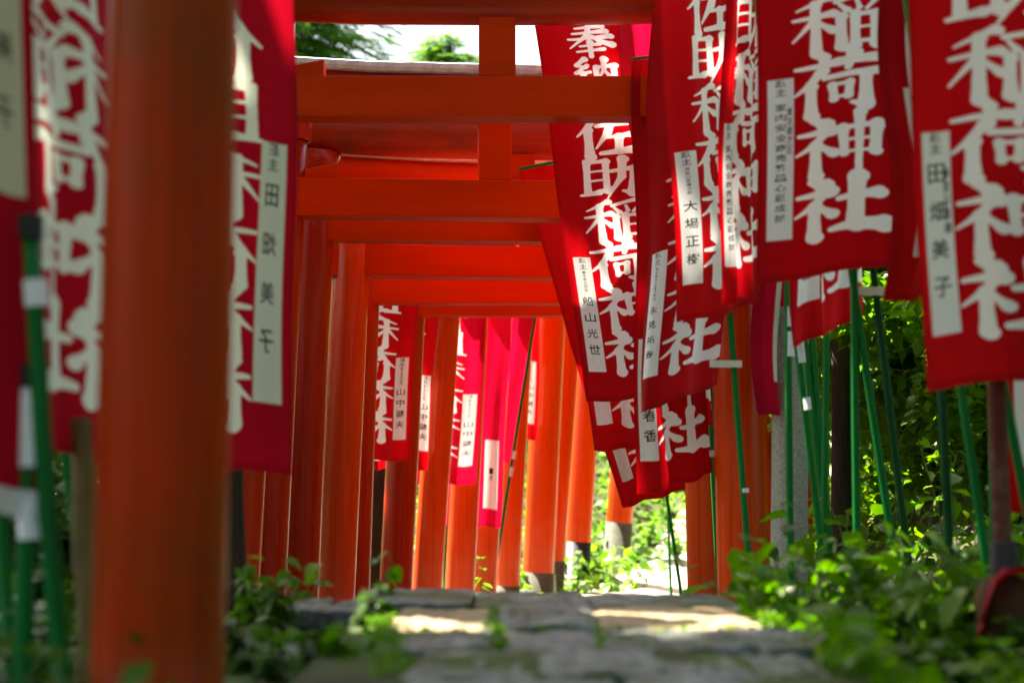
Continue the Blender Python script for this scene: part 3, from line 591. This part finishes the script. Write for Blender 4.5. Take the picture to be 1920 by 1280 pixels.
bare_pole((1255, 1000), (1253, 930), 11.5, 'far sunlit green pole above the ground leaves right of the farthest gate')
bare_pole((986, 1080), (992, 850), 11.6, 'sunlit green pole in the gap left of the widest pillar')
bare_pole((833, 1120), (838, 1000), 10.2, 'green pole in the narrow gap between the eighth and ninth left pillars')
# ---------------------------------------------------------------- posts and trunks
def post(name, a, b, Z, wpx, m, label, cat, top=None, n=14, flat=False, lump=0):
    """Post from a picture point near its foot (a) to one higher (b)."""
    p0, p1 = P(*a, Z), P(*b, Z); d = (p1-p0)/(p1.z-p0.z); g = ground(p0.x, p0.y)
    r = wpx/F*Z/2; f = p0+d*(g-.1-p0.z); t = p0+d*((top if top is not None else p1.z)-p0.z)
    bm = bmesh.new(); k = 26; pts = [f.lerp(t, i/k) for i in range(k+1)]
    tube(bm, pts, [r*(1.06-.1*i/k) for i in range(k+1)], n)
    for v in bm.verts:
        v.co += Vector((noise.noise(v.co*6), noise.noise(v.co*6+Vector((9, 0, 0))), 0))*lump
    o = fin(bm, name, M[m]); 
    tag(o, label, cat); return o
def origin_to_base(o):
    xs_ = [v.co for v in o.data.vertices]; c = Vector((sum(v.x for v in xs_)/len(xs_), sum(v.y for v in xs_)/len(xs_), min(v.z for v in xs_)))
    for v in o.data.vertices: v.co -= c
    o.location = c
post('stone_post', (1480, 980), (1482, 700), 5.45, 68, 'granite', 'speckled grey granite post standing behind green poles on the right', 'post', top=1.55, n=36)
post('wooden_post', (165, 1280), (152, 870), 2.75, 44, 'bark_light', 'pale weathered wooden post just left of the nearest pillar', 'post', top=1.1, lump=.006)
post('wooden_post', (1880, 1050), (1868, 700), 3.42, 34, 'wood_red', 'faded red wooden post at the right edge above the stump', 'post', top=1.6, lump=.002)
# rotten stump with a crimson cloth over its top
post('dead_tree', (700, 1100), (712, 860), 9.3, 44, 'bark', 'dead black tree trunk in the gap between the sixth and seventh left pillars', 'tree', top=2.25, lump=.015)
st = empty('wooden_stump', P(1880, 1200, 3.0), label='rotten brown stump with a crimson cloth draped over its top at the right edge', cat='stump')
bm = bmesh.new(); a = P(1885, 1230, 3.02); b = P(1892, 1088, 3.02)
tube(bm, [a+Vector((0, 0, -.12)), a, a.lerp(b, .5), b, b+Vector((0, .0, .012))], [.026, .038, .05, .043, .015], 9)
bmesh.ops.subdivide_edges(bm, edges=bm.edges[:], cuts=1)
for v in bm.verts: v.co += Vector((noise.noise(v.co*30), noise.noise(v.co*30+Vector((9, 0, 0))), noise.noise(v.co*18)*.6))*.024
fin(bm, 'stump_body', M['wood_dark'], st)
bm = bmesh.new(); rows = []
pth = [P(1832, 1158, 2.95), P(1842, 1118, 2.95), P(1856, 1080, 2.95), P(1880, 1066, 2.95), P(1915, 1062, 2.95), P(1950, 1070, 2.95)]
for k, q in enumerate(pth):
    rows.append([bm.verts.new(q+Vector((.006*math.sin(j*1.3+k)+.006*j, .025*j-.02, (-.012*j if k < 3 else -.004*j)-.004*math.sin(j*2+k)))) for j in range(5)])
for a_, b_ in zip(rows, rows[1:]):
    for j in range(4): bm.faces.new((a_[j], a_[j+1], b_[j+1], b_[j]))
bmesh.ops.solidify(bm, geom=bm.faces[:], thickness=.012); fin(bm, 'cloth_cover', M['pink'], st)
bm = bmesh.new(); q = P(1882, 1045, 3.3); tube(bm, [q+Vector((0, 0, -.03)), q+Vector((0, 0, .03))], [.028, .024], 16)
cb = fin(bm, 'rubber_collar', M['black'], st)

# ---------------------------------------------------------------- leaves
def leaf_mesh(name, w=.42, ser=.0, m='leaf', n=6, fold=.18, droop=.25):
    """One leaf of length 1 along +Y, two rows of faces folded on the midrib; pointed, slightly toothed."""
    bm = bmesh.new(); rows = []
    for k in range(n+1):
        t = k/n; hw = w*math.sin(math.pi*min(1, t**.75*.97+.03))**.8*(1-.25*t)*(1+ser*(1 if k % 2 else -1)); 
        if k == n: hw = .004
        z = -droop*t*t
        rows.append([bm.verts.new((-hw, t, z+fold*hw*1.2)), bm.verts.new((0, t, z)), bm.verts.new((hw, t, z+fold*hw*1.2))])
    for a, b in zip(rows, rows[1:]):
        for j in range(2): bm.faces.new((a[j], a[j+1], b[j+1], b[j]))
    me = bpy.data.meshes.new(name); bm.to_mesh(me); bm.free(); me.materials.append(M[m])
    me.polygons.foreach_set('use_smooth', [True]*len(me.polygons)); return me
LM = {k: [leaf_mesh('leaf', w, s, k, 6, f, d) for (w, s, f, d) in ((.33, .10, .3, .25), (.40, .06, .15, .4), (.27, .12, .35, .1))] for k in ('leaf', 'leaf_dark', 'leaf_bright', 'leaf_lit')}
def rot_from(yaw, pitch, roll): return Matrix.Rotation(yaw, 4, 'Z') @ Matrix.Rotation(pitch, 4, 'X') @ Matrix.Rotation(roll, 4, 'Y')
def plant(x, y, h, nst, nl, size, label, m='leaf', lean=(0, 0), name='broadleaf_plant', group='leafy plants beside the path', seed=0, spread=.5, z=None):
    r = random.Random(seed); g = ground(x, y) if z is None else z
    root = empty(name, (x, y, g), label=label, cat='plant', group=group)
    bm = bmesh.new(); leaves = []
    for s in range(nst):
        az = r.uniform(0, 6.28); tilt = r.uniform(.1, 1)*spread; hh = h*r.uniform(.65, 1.05)
        d = Vector((math.cos(az)*tilt+lean[0], math.sin(az)*tilt+lean[1], 1)); pts = []
        for k in range(6):
            t = k/5; pts.append(Vector((x, y, g-.03))+Vector((d.x*t*t*hh*.8+.012*math.sin(k*2+s), d.y*t*t*hh*.8, hh*t)))
        tube(bm, pts, [.0035*(1-.7*k/5) for k in range(6)], 6)
        for k in range(nl):
            t = .22+.78*(k+1)/nl; i = min(4, int(t*5)); p = pts[i].lerp(pts[i+1], t*5-i)
            leaves.append((p, az+k*2.4+r.uniform(-.4, .4), r.uniform(-.75, .2), size*r.uniform(.6, 1.15)*(1.15-.45*t)))
    fin(bm, 'stems', M['stem'], root)
    for p, az, pi, sz in leaves:
        o = bpy.data.objects.new('leaf', r.choice(LM[m])); C.objects.link(o); o.parent = root
        o.matrix_local = Matrix.Translation(p-root.location) @ rot_from(az, pi, r.uniform(-.5, .5)) @ Matrix.Scale(sz, 4)
    return root
def leafcloud(name, pts, sizes, m, nrm=None, parent=None, seed=0, w=.38, up=.5):
    """Many small folded leaves in one mesh; pts (n,3), sizes (n,)."""
    rg = np.random.RandomState(seed); n = len(pts)
    a = rg.uniform(0, 2*np.pi, n); pi = rg.normal(-.3, .5, n); ro = rg.normal(0, .55, n)
    ca, sa, cp, sp, cr, sr = np.cos(a), np.sin(a), np.cos(pi), np.sin(pi), np.cos(ro), np.sin(ro)
    Y = np.stack([-sa*cp, ca*cp, sp], 1); X0 = np.stack([ca, sa, np.zeros(n)], 1); Z0 = np.cross(X0, Y)
    X = X0*cr[:, None]+Z0*sr[:, None]; Z = np.cross(X, Y)
    T = np.array([(0, 0, 0), (-w, .38, .10), (0, .42, 0), (w, .38, .10), (-w*.55, .75, .02), (0, .8, -.06), (w*.55, .75, .02), (0, 1.05, -.16)])
    V = pts[:, None, :]+sizes[:, None, None]*(T[None, :, 0, None]*X[:, None]+T[None, :, 1, None]*Y[:, None]+T[None, :, 2, None]*Z[:, None])
    faces = np.array([(0, 2, 1, 1), (0, 3, 2, 2), (1, 2, 5, 4), (2, 3, 6, 5), (4, 5, 7, 7), (5, 6, 7, 7)])
    tri = [f[:3] if f[2] == f[3] else f for f in faces.tolist()]
    lens = np.array([len(f) for f in tri]); flat = np.concatenate([np.array(f) for f in tri])
    loops = (flat[None]+8*np.arange(n)[:, None]).ravel(); tot = np.tile(lens, n); start = np.concatenate([[0], np.cumsum(tot)[:-1]])
    me = bpy.data.meshes.new(name); me.vertices.add(8*n); me.vertices.foreach_set('co', V.ravel().astype(np.float32))
    me.loops.add(len(loops)); me.loops.foreach_set('vertex_index', loops.astype(np.int32))
    me.polygons.add(len(tot)); me.polygons.foreach_set('loop_start', start.astype(np.int32)); me.update(calc_edges=True)
    me.materials.append(M[m]); return link(name, me, parent)
# undergrowth
def scatter(n, x0, x1, y0, y1, h, keep, seed):
    rg = np.random.RandomState(seed); out = []
    while len(out) < n:
        x, y = rg.uniform(x0, x1), rg.uniform(y0, y1)
        if not keep(x, y): continue
        c = .5+.5*noise.noise(Vector((x*1.6, y*1.6, 3)))
        out.append((x, y, ground(x, y)+h*rg.uniform(0, 1)*(.3+.9*c)))
    return np.array(out)
off = lambda x, y: x-xc(y)
pts = scatter(26000, -3, 6.5, 11.2, 26, .22, lambda x, y: abs(off(x, y)-.15) > (.42 if y < 15 else .0) or y > 15.5, 1)
tag(leafcloud('undergrowth', pts, np.random.RandomState(2).uniform(.045, .11, len(pts))*(1+(pts[:, 1]-12)*.03), 'leaf_bright', seed=3), kind='stuff')
pts = scatter(16000, 1.0, 6, 4.6, 12, .3, lambda x, y: off(x, y) > .78, 4)
tag(leafcloud('undergrowth', pts, np.random.RandomState(5).uniform(.03, .08, len(pts)), 'leaf', seed=6), kind='stuff')
pts = scatter(10000, .42, 1.9, 1.9, 4.9, .13, lambda x, y: x > .50+.06*math.sin(y*7), 7)
tag(leafcloud('ground_cover', pts, np.random.RandomState(8).uniform(.02, .06, len(pts)), 'leaf', seed=9), kind='stuff')
pts = scatter(14000, -3.2, -.25, 1.9, 9, .2, lambda x, y: x < -.26*y*.78-.0 if y < 3.7 else off(x, y) < -.72, 10)
pts = pts[(pts[:, 1] > 3.2) | (pts[:, 0] < -.34*pts[:, 1]/2.2)]
tag(leafcloud('ground_cover', pts, np.random.RandomState(11).uniform(.02, .06, len(pts)), 'leaf_dark', seed=12), kind='stuff')
# individual plants on the right, big leaves first
RP = [(P(1530, 1080, 3.9).x, 3.9, .40, 3, 6, .20, 'plant with the largest pale leaves reaching over the right pillar foot', (-.6, 0)),
 (P(1420, 1120, 4.2).x, 4.2, .22, 3, 5, .11, 'low plant at the foot of the second gate right pillar', (-.2, 0))]
marks = [(1440, 'the torii pillar foot'), (1500, 'the granite post'), (1562, 'the slim dark trunk'), (1625, 'the straight green pole'), (1695, 'the two slanting green poles'), (1765, 'the dark green pole'), (1835, 'the crimson cloth edge'), (1905, 'the stump')]
rows_ = [(2.45, 'lowest row, cut by the bottom edge', 1640), (2.8, 'front row of the bank', 1540), (3.25, 'second row of the bank', 1500), (3.75, 'third row of the bank', 1430), (4.3, 'fourth row around the poles', 1400), (4.95, 'tall back row', 1450)]
rp = random.Random(31)
for Y, rl, xmin in rows_:
    for px, ml in marks:
        if px < xmin: continue
        h = {2.45: .10, 2.8: .15, 3.25: .22, 3.75: .34, 4.3: .5, 4.95: .72}[Y]*rp.uniform(.85, 1.2)
        RP.append((P(px+rp.uniform(-18, 18), 1000, Y).x, Y+rp.uniform(-.12, .12), h, rp.choice((5, 6)), rp.choice((6, 7, 8)), rp.uniform(.07, .13), 'broad-leaved plant below '+ml+', '+rl, (0, 0)))
for k, (x, y, h, ns, nl, sz, lab, ln) in enumerate(RP):
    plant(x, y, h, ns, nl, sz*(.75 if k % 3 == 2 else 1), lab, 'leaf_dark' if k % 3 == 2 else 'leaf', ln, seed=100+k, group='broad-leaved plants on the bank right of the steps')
# left plants
LPn = [(P(520, 1100, 4.4).x, 4.4, .28, 4, 6, .075, 'leaf', 'bright leafy plant at the foot of the left pillars behind the slab'), (P(455, 1100, 4.0).x, 4.0, .20, 3, 6, .08, 'leaf', 'leafy plant beside the dark trunk on the left'),
       (P(575, 1150, 3.7).x, 3.72, .10, 3, 4, .10, 'leaf', 'low plant with a wide leaf lying over the left slab'), (P(668, 1200, 3.1).x, 3.2, .10, 4, 5, .06, 'leaf_dark', 'plant growing out of the dark gap left of the tan slab'),
       (P(715, 1160, 3.7).x, 3.66, .17, 2, 4, .07, 'leaf', 'thin plant standing before the black trunk gap'), (P(520, 1250, 2.8).x, 2.75, .10, 4, 6, .06, 'leaf_dark', 'dark low plant under the left slabs'),
       (P(640, 1270, 2.6).x, 2.55, .08, 4, 5, .06, 'leaf', 'low plant at the bottom left of the grey slabs'), (P(20, 1200, 2.7).x, 2.9, .22, 3, 6, .09, 'leaf_dark', 'plant at the far left behind the upright green pole'),
       (P(110, 1200, 3.2).x, 3.3, .3, 4, 7, .09, 'leaf_dark', 'shaded plant between the two near left poles'), (P(200, 1200, 3.6).x, 3.8, .3, 4, 6, .09, 'leaf_dark', 'shaded plant behind the nearest pillar'),
       (P(600, 1150, 4.1).x, 4.1, .22, 4, 6, .07, 'leaf', 'leafy plant under the left slab edge near the fifth gate pillar'), (P(480, 1120, 4.9).x, 4.9, .42, 5, 8, .08, 'leaf', 'tallest leafy plant of the left, before the third gate pillar'),
       (P(625, 1180, 3.15).x, 3.2, .09, 5, 7, .05, 'leaf', 'small low plant left of the tan slab'), (P(540, 1210, 3.1).x, 3.15, .10, 5, 7, .06, 'leaf', 'small plant between the two thin left slabs'),
       (P(690, 1240, 2.7).x, 2.72, .07, 5, 7, .05, 'leaf_bright', 'mossy small plant along the left edge of the paving'), (P(590, 1260, 2.6).x, 2.6, .09, 5, 7, .055, 'leaf_dark', 'dark small plant at the bottom between pillar and paving'),
       (P(470, 1180, 3.5).x, 3.5, .16, 5, 8, .06, 'leaf', 'leafy plant right of the dark trunk at the left end of the slab'), (P(520, 1190, 3.3).x, 3.3, .13, 5, 8, .06, 'leaf_dark', 'dark plant overhanging the left end of the slab'),
       (P(450, 1240, 2.9).x, 2.9, .12, 5, 8, .06, 'leaf_dark', 'dark plant at the right foot of the nearest pillar'), (P(570, 1140, 3.75).x, 3.75, .2, 4, 7, .07, 'leaf', 'plant standing behind the left slab before the orange pillar'),
       (P(60, 1200, 4.2).x, 4.4, .4, 4, 7, .1, 'leaf_dark', 'tall dark plant far back on the left')]
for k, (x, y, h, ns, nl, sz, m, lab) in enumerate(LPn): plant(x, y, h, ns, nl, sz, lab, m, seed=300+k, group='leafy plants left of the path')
# moss tufts and weeds in the joints and along the paving edges
pts = []
rg = random.Random(77)
for X0, Y0, X1, Y1, n_ in ((718, 3.42, 735, 2.3, 500), (1434, 3.4, 1440, 2.93, 260), (1600, 2.95, 1570, 2.3, 400), (935, 2.92, 940, 2.62, 90), (1125, 2.92, 1125, 2.62, 60), (742, 2.928, 1600, 2.928, 160), (925, 3.4, 925, 2.94, 60)):
    for _ in range(n_):
        t = rg.random(); Y = lerp(Y0, Y1, t); x = (lerp(X0, X1, t)-960)/F*Y+rg.gauss(0, .012 if n_ > 200 else .004); pts.append((x, Y+rg.gauss(0, .004), .742+rg.random()*.016))
pts = np.array(pts); tag(leafcloud('moss_and_weeds', pts, np.random.RandomState(78).uniform(.007, .02, len(pts)), 'leaf', seed=79), kind='stuff')
# slender climber in front of the third and fourth left pillars
plant(P(540, 1000, 4.6).x, 4.6, .52, 1, 9, .05, 'slender climbing sprig in front of the dark left pillars', 'leaf', (.06, 0), 'climbing_sprig', seed=7, spread=.1, group=None)
plant(P(905, 1010, 10.2).x, 10.25, .36, 2, 5, .12, 'bright sprig of leaves before the tenth left pillar', 'leaf_bright', (0, 0), 'leaf_sprig', seed=11, spread=.15, group=None)
for k, (px, y, h, lab) in enumerate(((1085, 11.9, .3, 'sunlit plant at the foot of the black sleeved pillar'), (1120, 12.3, .25, 'sunlit plant between the two far concrete bases'), (1215, 13.6, .3, 'sunlit plant right of the farthest pillar'), (1270, 13, .3, 'sunlit plant at the edge of the pale path'), (1150, 11.7, .16, 'low sunlit plant in front of the farthest concrete base'))):
    plant(P(px, 1000, y).x, y, h, 5, 7, .085, lab, 'leaf_bright', seed=400+k, group='sunlit plants in the distance')

# ---------------------------------------------------------------- trees and shrubs
def blob_pts(n, c, r, seed, hollow=.55, clump=14, cs=.33):
    rg = np.random.RandomState(seed); cc = rg.normal(size=(clump, 3)); cc /= np.linalg.norm(cc, axis=1)[:, None]
    cc *= rg.uniform(.25, .85, clump)[:, None]; k = rg.randint(0, clump, n)
    d = rg.normal(size=(n, 3)); d /= np.linalg.norm(d, axis=1)[:, None]; d *= rg.uniform(hollow, 1, n)[:, None]**.6*cs*rg.uniform(.7, 1.2, clump)[k][:, None]
    return (cc[k]+d)*np.array(r)+np.array(c)
GAPS = [(P(1150, 1000, 12.5), 1.3), (P(1230, 1000, 14.2), 1.6), (P(1060, 750, 11.6), .8), (P(1000, 800, 11), .7), (P(830, 1160, 3.1), .26), (P(1330, 1165, 3.15), .30), (P(750, 130, 6.45), .2), (P(620, 130, 6.45), .2), (P(880, 130, 6.45), .15), (P(1000, 130, 6.45), .12), (P(760, 295, 7.55), .42), (P(900, 295, 7.6), .2), (P(1640, 700, 7.0), 1.4), (P(1720, 600, 8.6), .9), (P(1700, 800, 7), .7), (P(1780, 650, 8.5), .8),
        (P(1560, 1120, 3.6), .16), (P(1700, 1080, 3.8), .22), (P(1600, 900, 4.4), .15), (P(1800, 690, 3.34), .12), (P(650, 1210, 3.1), .14), (P(500, 1050, 4.4), .16)]
def open_gaps(pts):
    """Breaks in the canopy: leave out leaves that stand between the sun and these places."""
    keep = np.ones(len(pts), bool)
    for g_, r_ in GAPS:
        v = pts-np.array(g_); t = v@np.array(SUN); d = np.linalg.norm(v-t[:, None]*np.array(SUN), axis=1); keep &= ~((d < r_) & (t > .6))
    return pts[keep]
def tree(x, y, trunk_h, cr, cz, n, size, m, label, seed, name='tree', tr=.09, z=None, cat='tree', group=None, clump=16, lean=0):
    g = ground(x, y) if z is None else z
    root = empty(name, (x, y, g), label=label, cat=cat, group=group)
    bm = bmesh.new(); r = random.Random(seed); top = Vector((x+lean, y, g+trunk_h)); b0 = Vector((x, y, g-.15))
    tube(bm, [b0.lerp(top, k/6)+Vector((.04*math.sin(k+seed), 0, 0)) for k in range(7)], [tr*(1-.6*k/6) for k in range(7)], 12)
    fin(bm, 'trunk', M['bark'], root)
    for _ in range(6):
        a = r.uniform(0, 6.28); s = b0.lerp(top, r.uniform(.55, .95)); e = Vector((x+lean+math.cos(a)*cr[0]*.7, y+math.sin(a)*cr[1]*.7, g+cz+r.uniform(-.3, .6)*cr[2]))
        bm = bmesh.new(); tube(bm, [s, s.lerp(e, .5)+Vector((0, 0, .1)), e], [tr*.4, tr*.25, tr*.08], 8); fin(bm, 'limb', M['bark'], root)
    lp = blob_pts(n, (x+lean, y, g+cz), cr, seed, clump=clump); lp = open_gaps(lp) if name == 'tree' else lp
    leafcloud('crown', lp, np.random.RandomState(seed+1).uniform(.6, 1.3, len(lp))*size, m, parent=root, seed=seed)
    return root
# green bank foliage behind the right poles
for k, (px, y, h, r_, lab, mm) in enumerate((
  (1640, 7.2, 1.5, .62, 'bright maple-like shrub behind the three long green poles', 'leaf_lit'), (1740, 6.7, 1.2, .6, 'green shrub behind the shaded edge-on banner', 'leaf_bright'),
  (1850, 6.0, 1.0, .55, 'shaded shrub below the nearest right banner', 'leaf'), (1700, 8.8, 2.0, .9, 'tall bright shrub rising behind the right poles', 'leaf_lit'),
  (1900, 8.0, 1.5, .8, 'shrub at the right edge behind the red wooden post', 'leaf'), (1600, 10.5, 2.2, .9, 'far shrub seen past the dark slim trunk', 'leaf_bright'), (1480, 12.0, 2.3, 1.0, 'far shrub behind the granite post', 'leaf_bright'), (1800, 10.5, 2.6, 1.1, 'tall shrub on the upper bank on the right', 'leaf_bright'))):
    x = P(px, 900, y).x; g = ground(x, y)
    tree(x, y, h*.6, (r_, r_*.8, h*.55), h*.6, 5200, .060, mm, lab, 50+k, 'shrub', .02, cat='shrub', clump=22)
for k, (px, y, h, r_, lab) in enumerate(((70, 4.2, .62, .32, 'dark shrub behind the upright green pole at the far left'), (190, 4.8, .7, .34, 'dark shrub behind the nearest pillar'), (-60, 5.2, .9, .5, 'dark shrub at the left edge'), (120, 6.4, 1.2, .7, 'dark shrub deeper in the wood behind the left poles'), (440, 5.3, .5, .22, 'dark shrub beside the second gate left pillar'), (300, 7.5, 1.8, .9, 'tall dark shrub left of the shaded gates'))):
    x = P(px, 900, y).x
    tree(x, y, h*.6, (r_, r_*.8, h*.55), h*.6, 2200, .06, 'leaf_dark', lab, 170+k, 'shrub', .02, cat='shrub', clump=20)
# hillside trees behind
bgrd = random.Random(5)
for k, (x, y, s) in enumerate(((-9, 22, 1.2), (-6.6, 19, 1.0), (-4.6, 25, .8), (2.6, 27, 1.0), (5.5, 23, 1.2), (9, 21, 1.4), (-10, 15, 1.3), (12, 16, 1.3), (6.5, 17, 1.0))):
    hh = 2.2*s
    tree(x, y, hh, (1.9*s, 1.7*s, 1.1*s), hh*.55, 2600, .16, 'leaf_bright' if k % 3 else 'leaf', ['round tree on the hill at the far left', 'tree on the hill behind the left pillars', 'tree on the hill behind the gates', 'sunlit tree on the hill beyond the path', 'tree on the hill behind the right banners', 'large tree on the hill at the far right', 'tree left of the gates outside the row', 'tree on the right bank behind the banners', 'tree on the slope behind the leaning banner'][k], 70+k, 'tree', .1)
# cedar whose fronds show in the sky gap above the second tie beam
def frond_cloud(name, branches, m, parent, seed):
    """Feathery sprays: each branch a drooping spine with rows of fine blades on both sides."""
    r = random.Random(seed); bm = bmesh.new()
    for (p, d, ln) in branches:
        d = d.normalized(); side = d.cross(Vector((0, 0, 1))).normalized()
        n = max(6, int(ln/.022))
        for k in range(n):
            t = k/n; c = p+d*ln*t+Vector((0, 0, -.35*ln*t*t))
            for sg in (1, -1):
                bl = ln*.34*(1-t)**.7+.02; e = (side*sg*.8+d*.65+Vector((0, 0, r.uniform(-.35, .15)))).normalized()
                up = Vector((0, 0, 1)); w = .010; q = e.cross(up).normalized()
                a, b = c, c+e*bl+Vector((0, 0, -.25*bl))
                vs = [bm.verts.new(a-q*w*.5), bm.verts.new(a.lerp(b, .5)-q*w+Vector((0, 0, .01))), bm.verts.new(b), bm.verts.new(a.lerp(b, .5)+q*w+Vector((0, 0, .01)))]
                bm.faces.new(vs)
    return fin(bm, name, M[m], parent, False)
cx, cy = P(490, 100, 19).x, 19.0
g = ground(cx, cy)
root = empty('cedar_tree', (cx, cy, g), label='cedar whose feathery fronds fill the left of the sky gap', cat='tree')
bm = bmesh.new(); tube(bm, [Vector((cx, cy, g-.2+k*1.3)) for k in range(6)], [.16-.02*k for k in range(6)], 14); fin(bm, 'trunk', M['bark'], root)
r = random.Random(3); br = []
for k in range(700):
    a = r.uniform(-1.5, .9); z = r.uniform(5.2, 7.2); d = Vector((math.cos(a), math.sin(a)*.9, r.uniform(-.25, .15))); rr = r.uniform(.2, 1.55)
    br.append((Vector((cx, cy, z))+d*rr*r.uniform(.5, 1), d+Vector((r.uniform(-.5, .5), r.uniform(-.5, .5), r.uniform(-.3, .3))), r.uniform(.25, .55)))
frond_cloud('fronds', br, 'needle', root, 1)
tree(P(500, 100, 21).x, 21, 4.2, (1.1, 1.0, 1.5), 3.6, 2600, .13, 'leaf_lit', 'bright young tree behind the cedar at the left of the sky gap', 131, 'hill_tree', .08)
root = empty('cedar_tree', (P(830, 100, 17).x, 17, ground(P(830, 100, 17).x, 17)), label='young cedar whose thin tip stands in the middle of the sky gap', cat='tree')
tx = P(830, 100, 17).x; gz = ground(tx, 17); tz = P(830, 52, 17).z
bm = bmesh.new(); tube(bm, [Vector((tx+.02*math.sin(k), 17, lerp(gz-.2, tz, k/8))) for k in range(9)], [.035*(1-k/8.5) for k in range(9)], 8); fin(bm, 'trunk', M['stem'], root)
br = []
for k in range(110):
    z = r.uniform(gz+.5, tz-.1) if k < 30 else r.uniform(tz-.6, tz-.05); a = r.uniform(0, 6.28); d = Vector((math.cos(a), math.sin(a), .35)); br.append((Vector((tx, 17, z)), d, min(.55, .14+(tz-z)*.9)))
frond_cloud('fronds', br, 'needle', root, 2)
# the wood the path runs through: big trees whose crowns close over the near part and shade it
CAN = [(-3.9, 3.6, 5.0, .9, 'tall tree close left of the shaded gates'), (-2.2, 5.4, 5.6, 1, 'tall tree left of the shaded gates, crown over the path'), (-2.7, 9.2, 5.8, .95, 'tall tree in the wood left of the far gates'), (-6.4, 6.2, 6.0, 1, 'broad tree deeper in the wood on the left'),
       (-3.2, 2.2, 5.9, 1, 'tall tree left of the nearest gate'), (-1.2, -1.6, 6.2, 1, 'tall tree just behind the viewer'), (3.2, 1.0, 6.0, 1, 'tall tree on the bank right of the viewer'), (-6.5, 12.0, 6.6, .8, 'tall tree on the slope left of the far gates'), (-5.6, .5, 5.6, 1, 'broad tree in the wood left of the viewer'), (1.9, -4.2, 6, 1, 'tall tree behind the viewer on the right')]
for k, (x, y, cz, s_, lab) in enumerate(CAN):
    tree(x, y, cz*.95, (2.6*s_, 2.4*s_, 1.3), cz, 4200, .2, 'leaf', lab, 90+k, 'tree', .16, clump=26)
tree(P(1565, 900, 6.6).x, 6.6, 5.6, (1.5, 1.5, .9), 6.0, 1800, .18, 'leaf', 'tree with a slim dark trunk beside the granite post on the right', 120, 'tree', .05, clump=16)
tree(P(444, 1000, 4.3).x, 4.3, 4.9, (1.7, 1.5, .9), 5.4, 2400, .18, 'leaf', 'tree with a dark trunk just right of the nearest pillar', 122, 'tree', .036, clump=16)
# unseen foliage added right of and behind the viewer to darken the near light
LOW_SHADE = [(3.4, -1.0, 2.0, 'dense dark foliage added right of the viewer to block light'), (4.4, 2.6, 2.6, 'dense dark foliage added on the right bank to block light'), (-1.0, -6.0, 2.6, 'dense foliage added straight behind the viewer to block light'), (2.2, -5.0, 2.4, 'dense foliage added behind the viewer on the right to block light'), (-3.6, -4.6, 2.6, 'dense foliage added behind the viewer on the left to block light'), (5.6, 6.0, 3.6, 'dense foliage added high on the right bank to block light')]
for k, (x, y, cz, lab) in enumerate(LOW_SHADE):
    tree(x, y, cz*.8, (1.7, 1.6, 2.2), cz, 4200, .2, 'leaf_dark', lab, 140+k, 'shade_thicket', .08, cat='shade_thicket', clump=30)
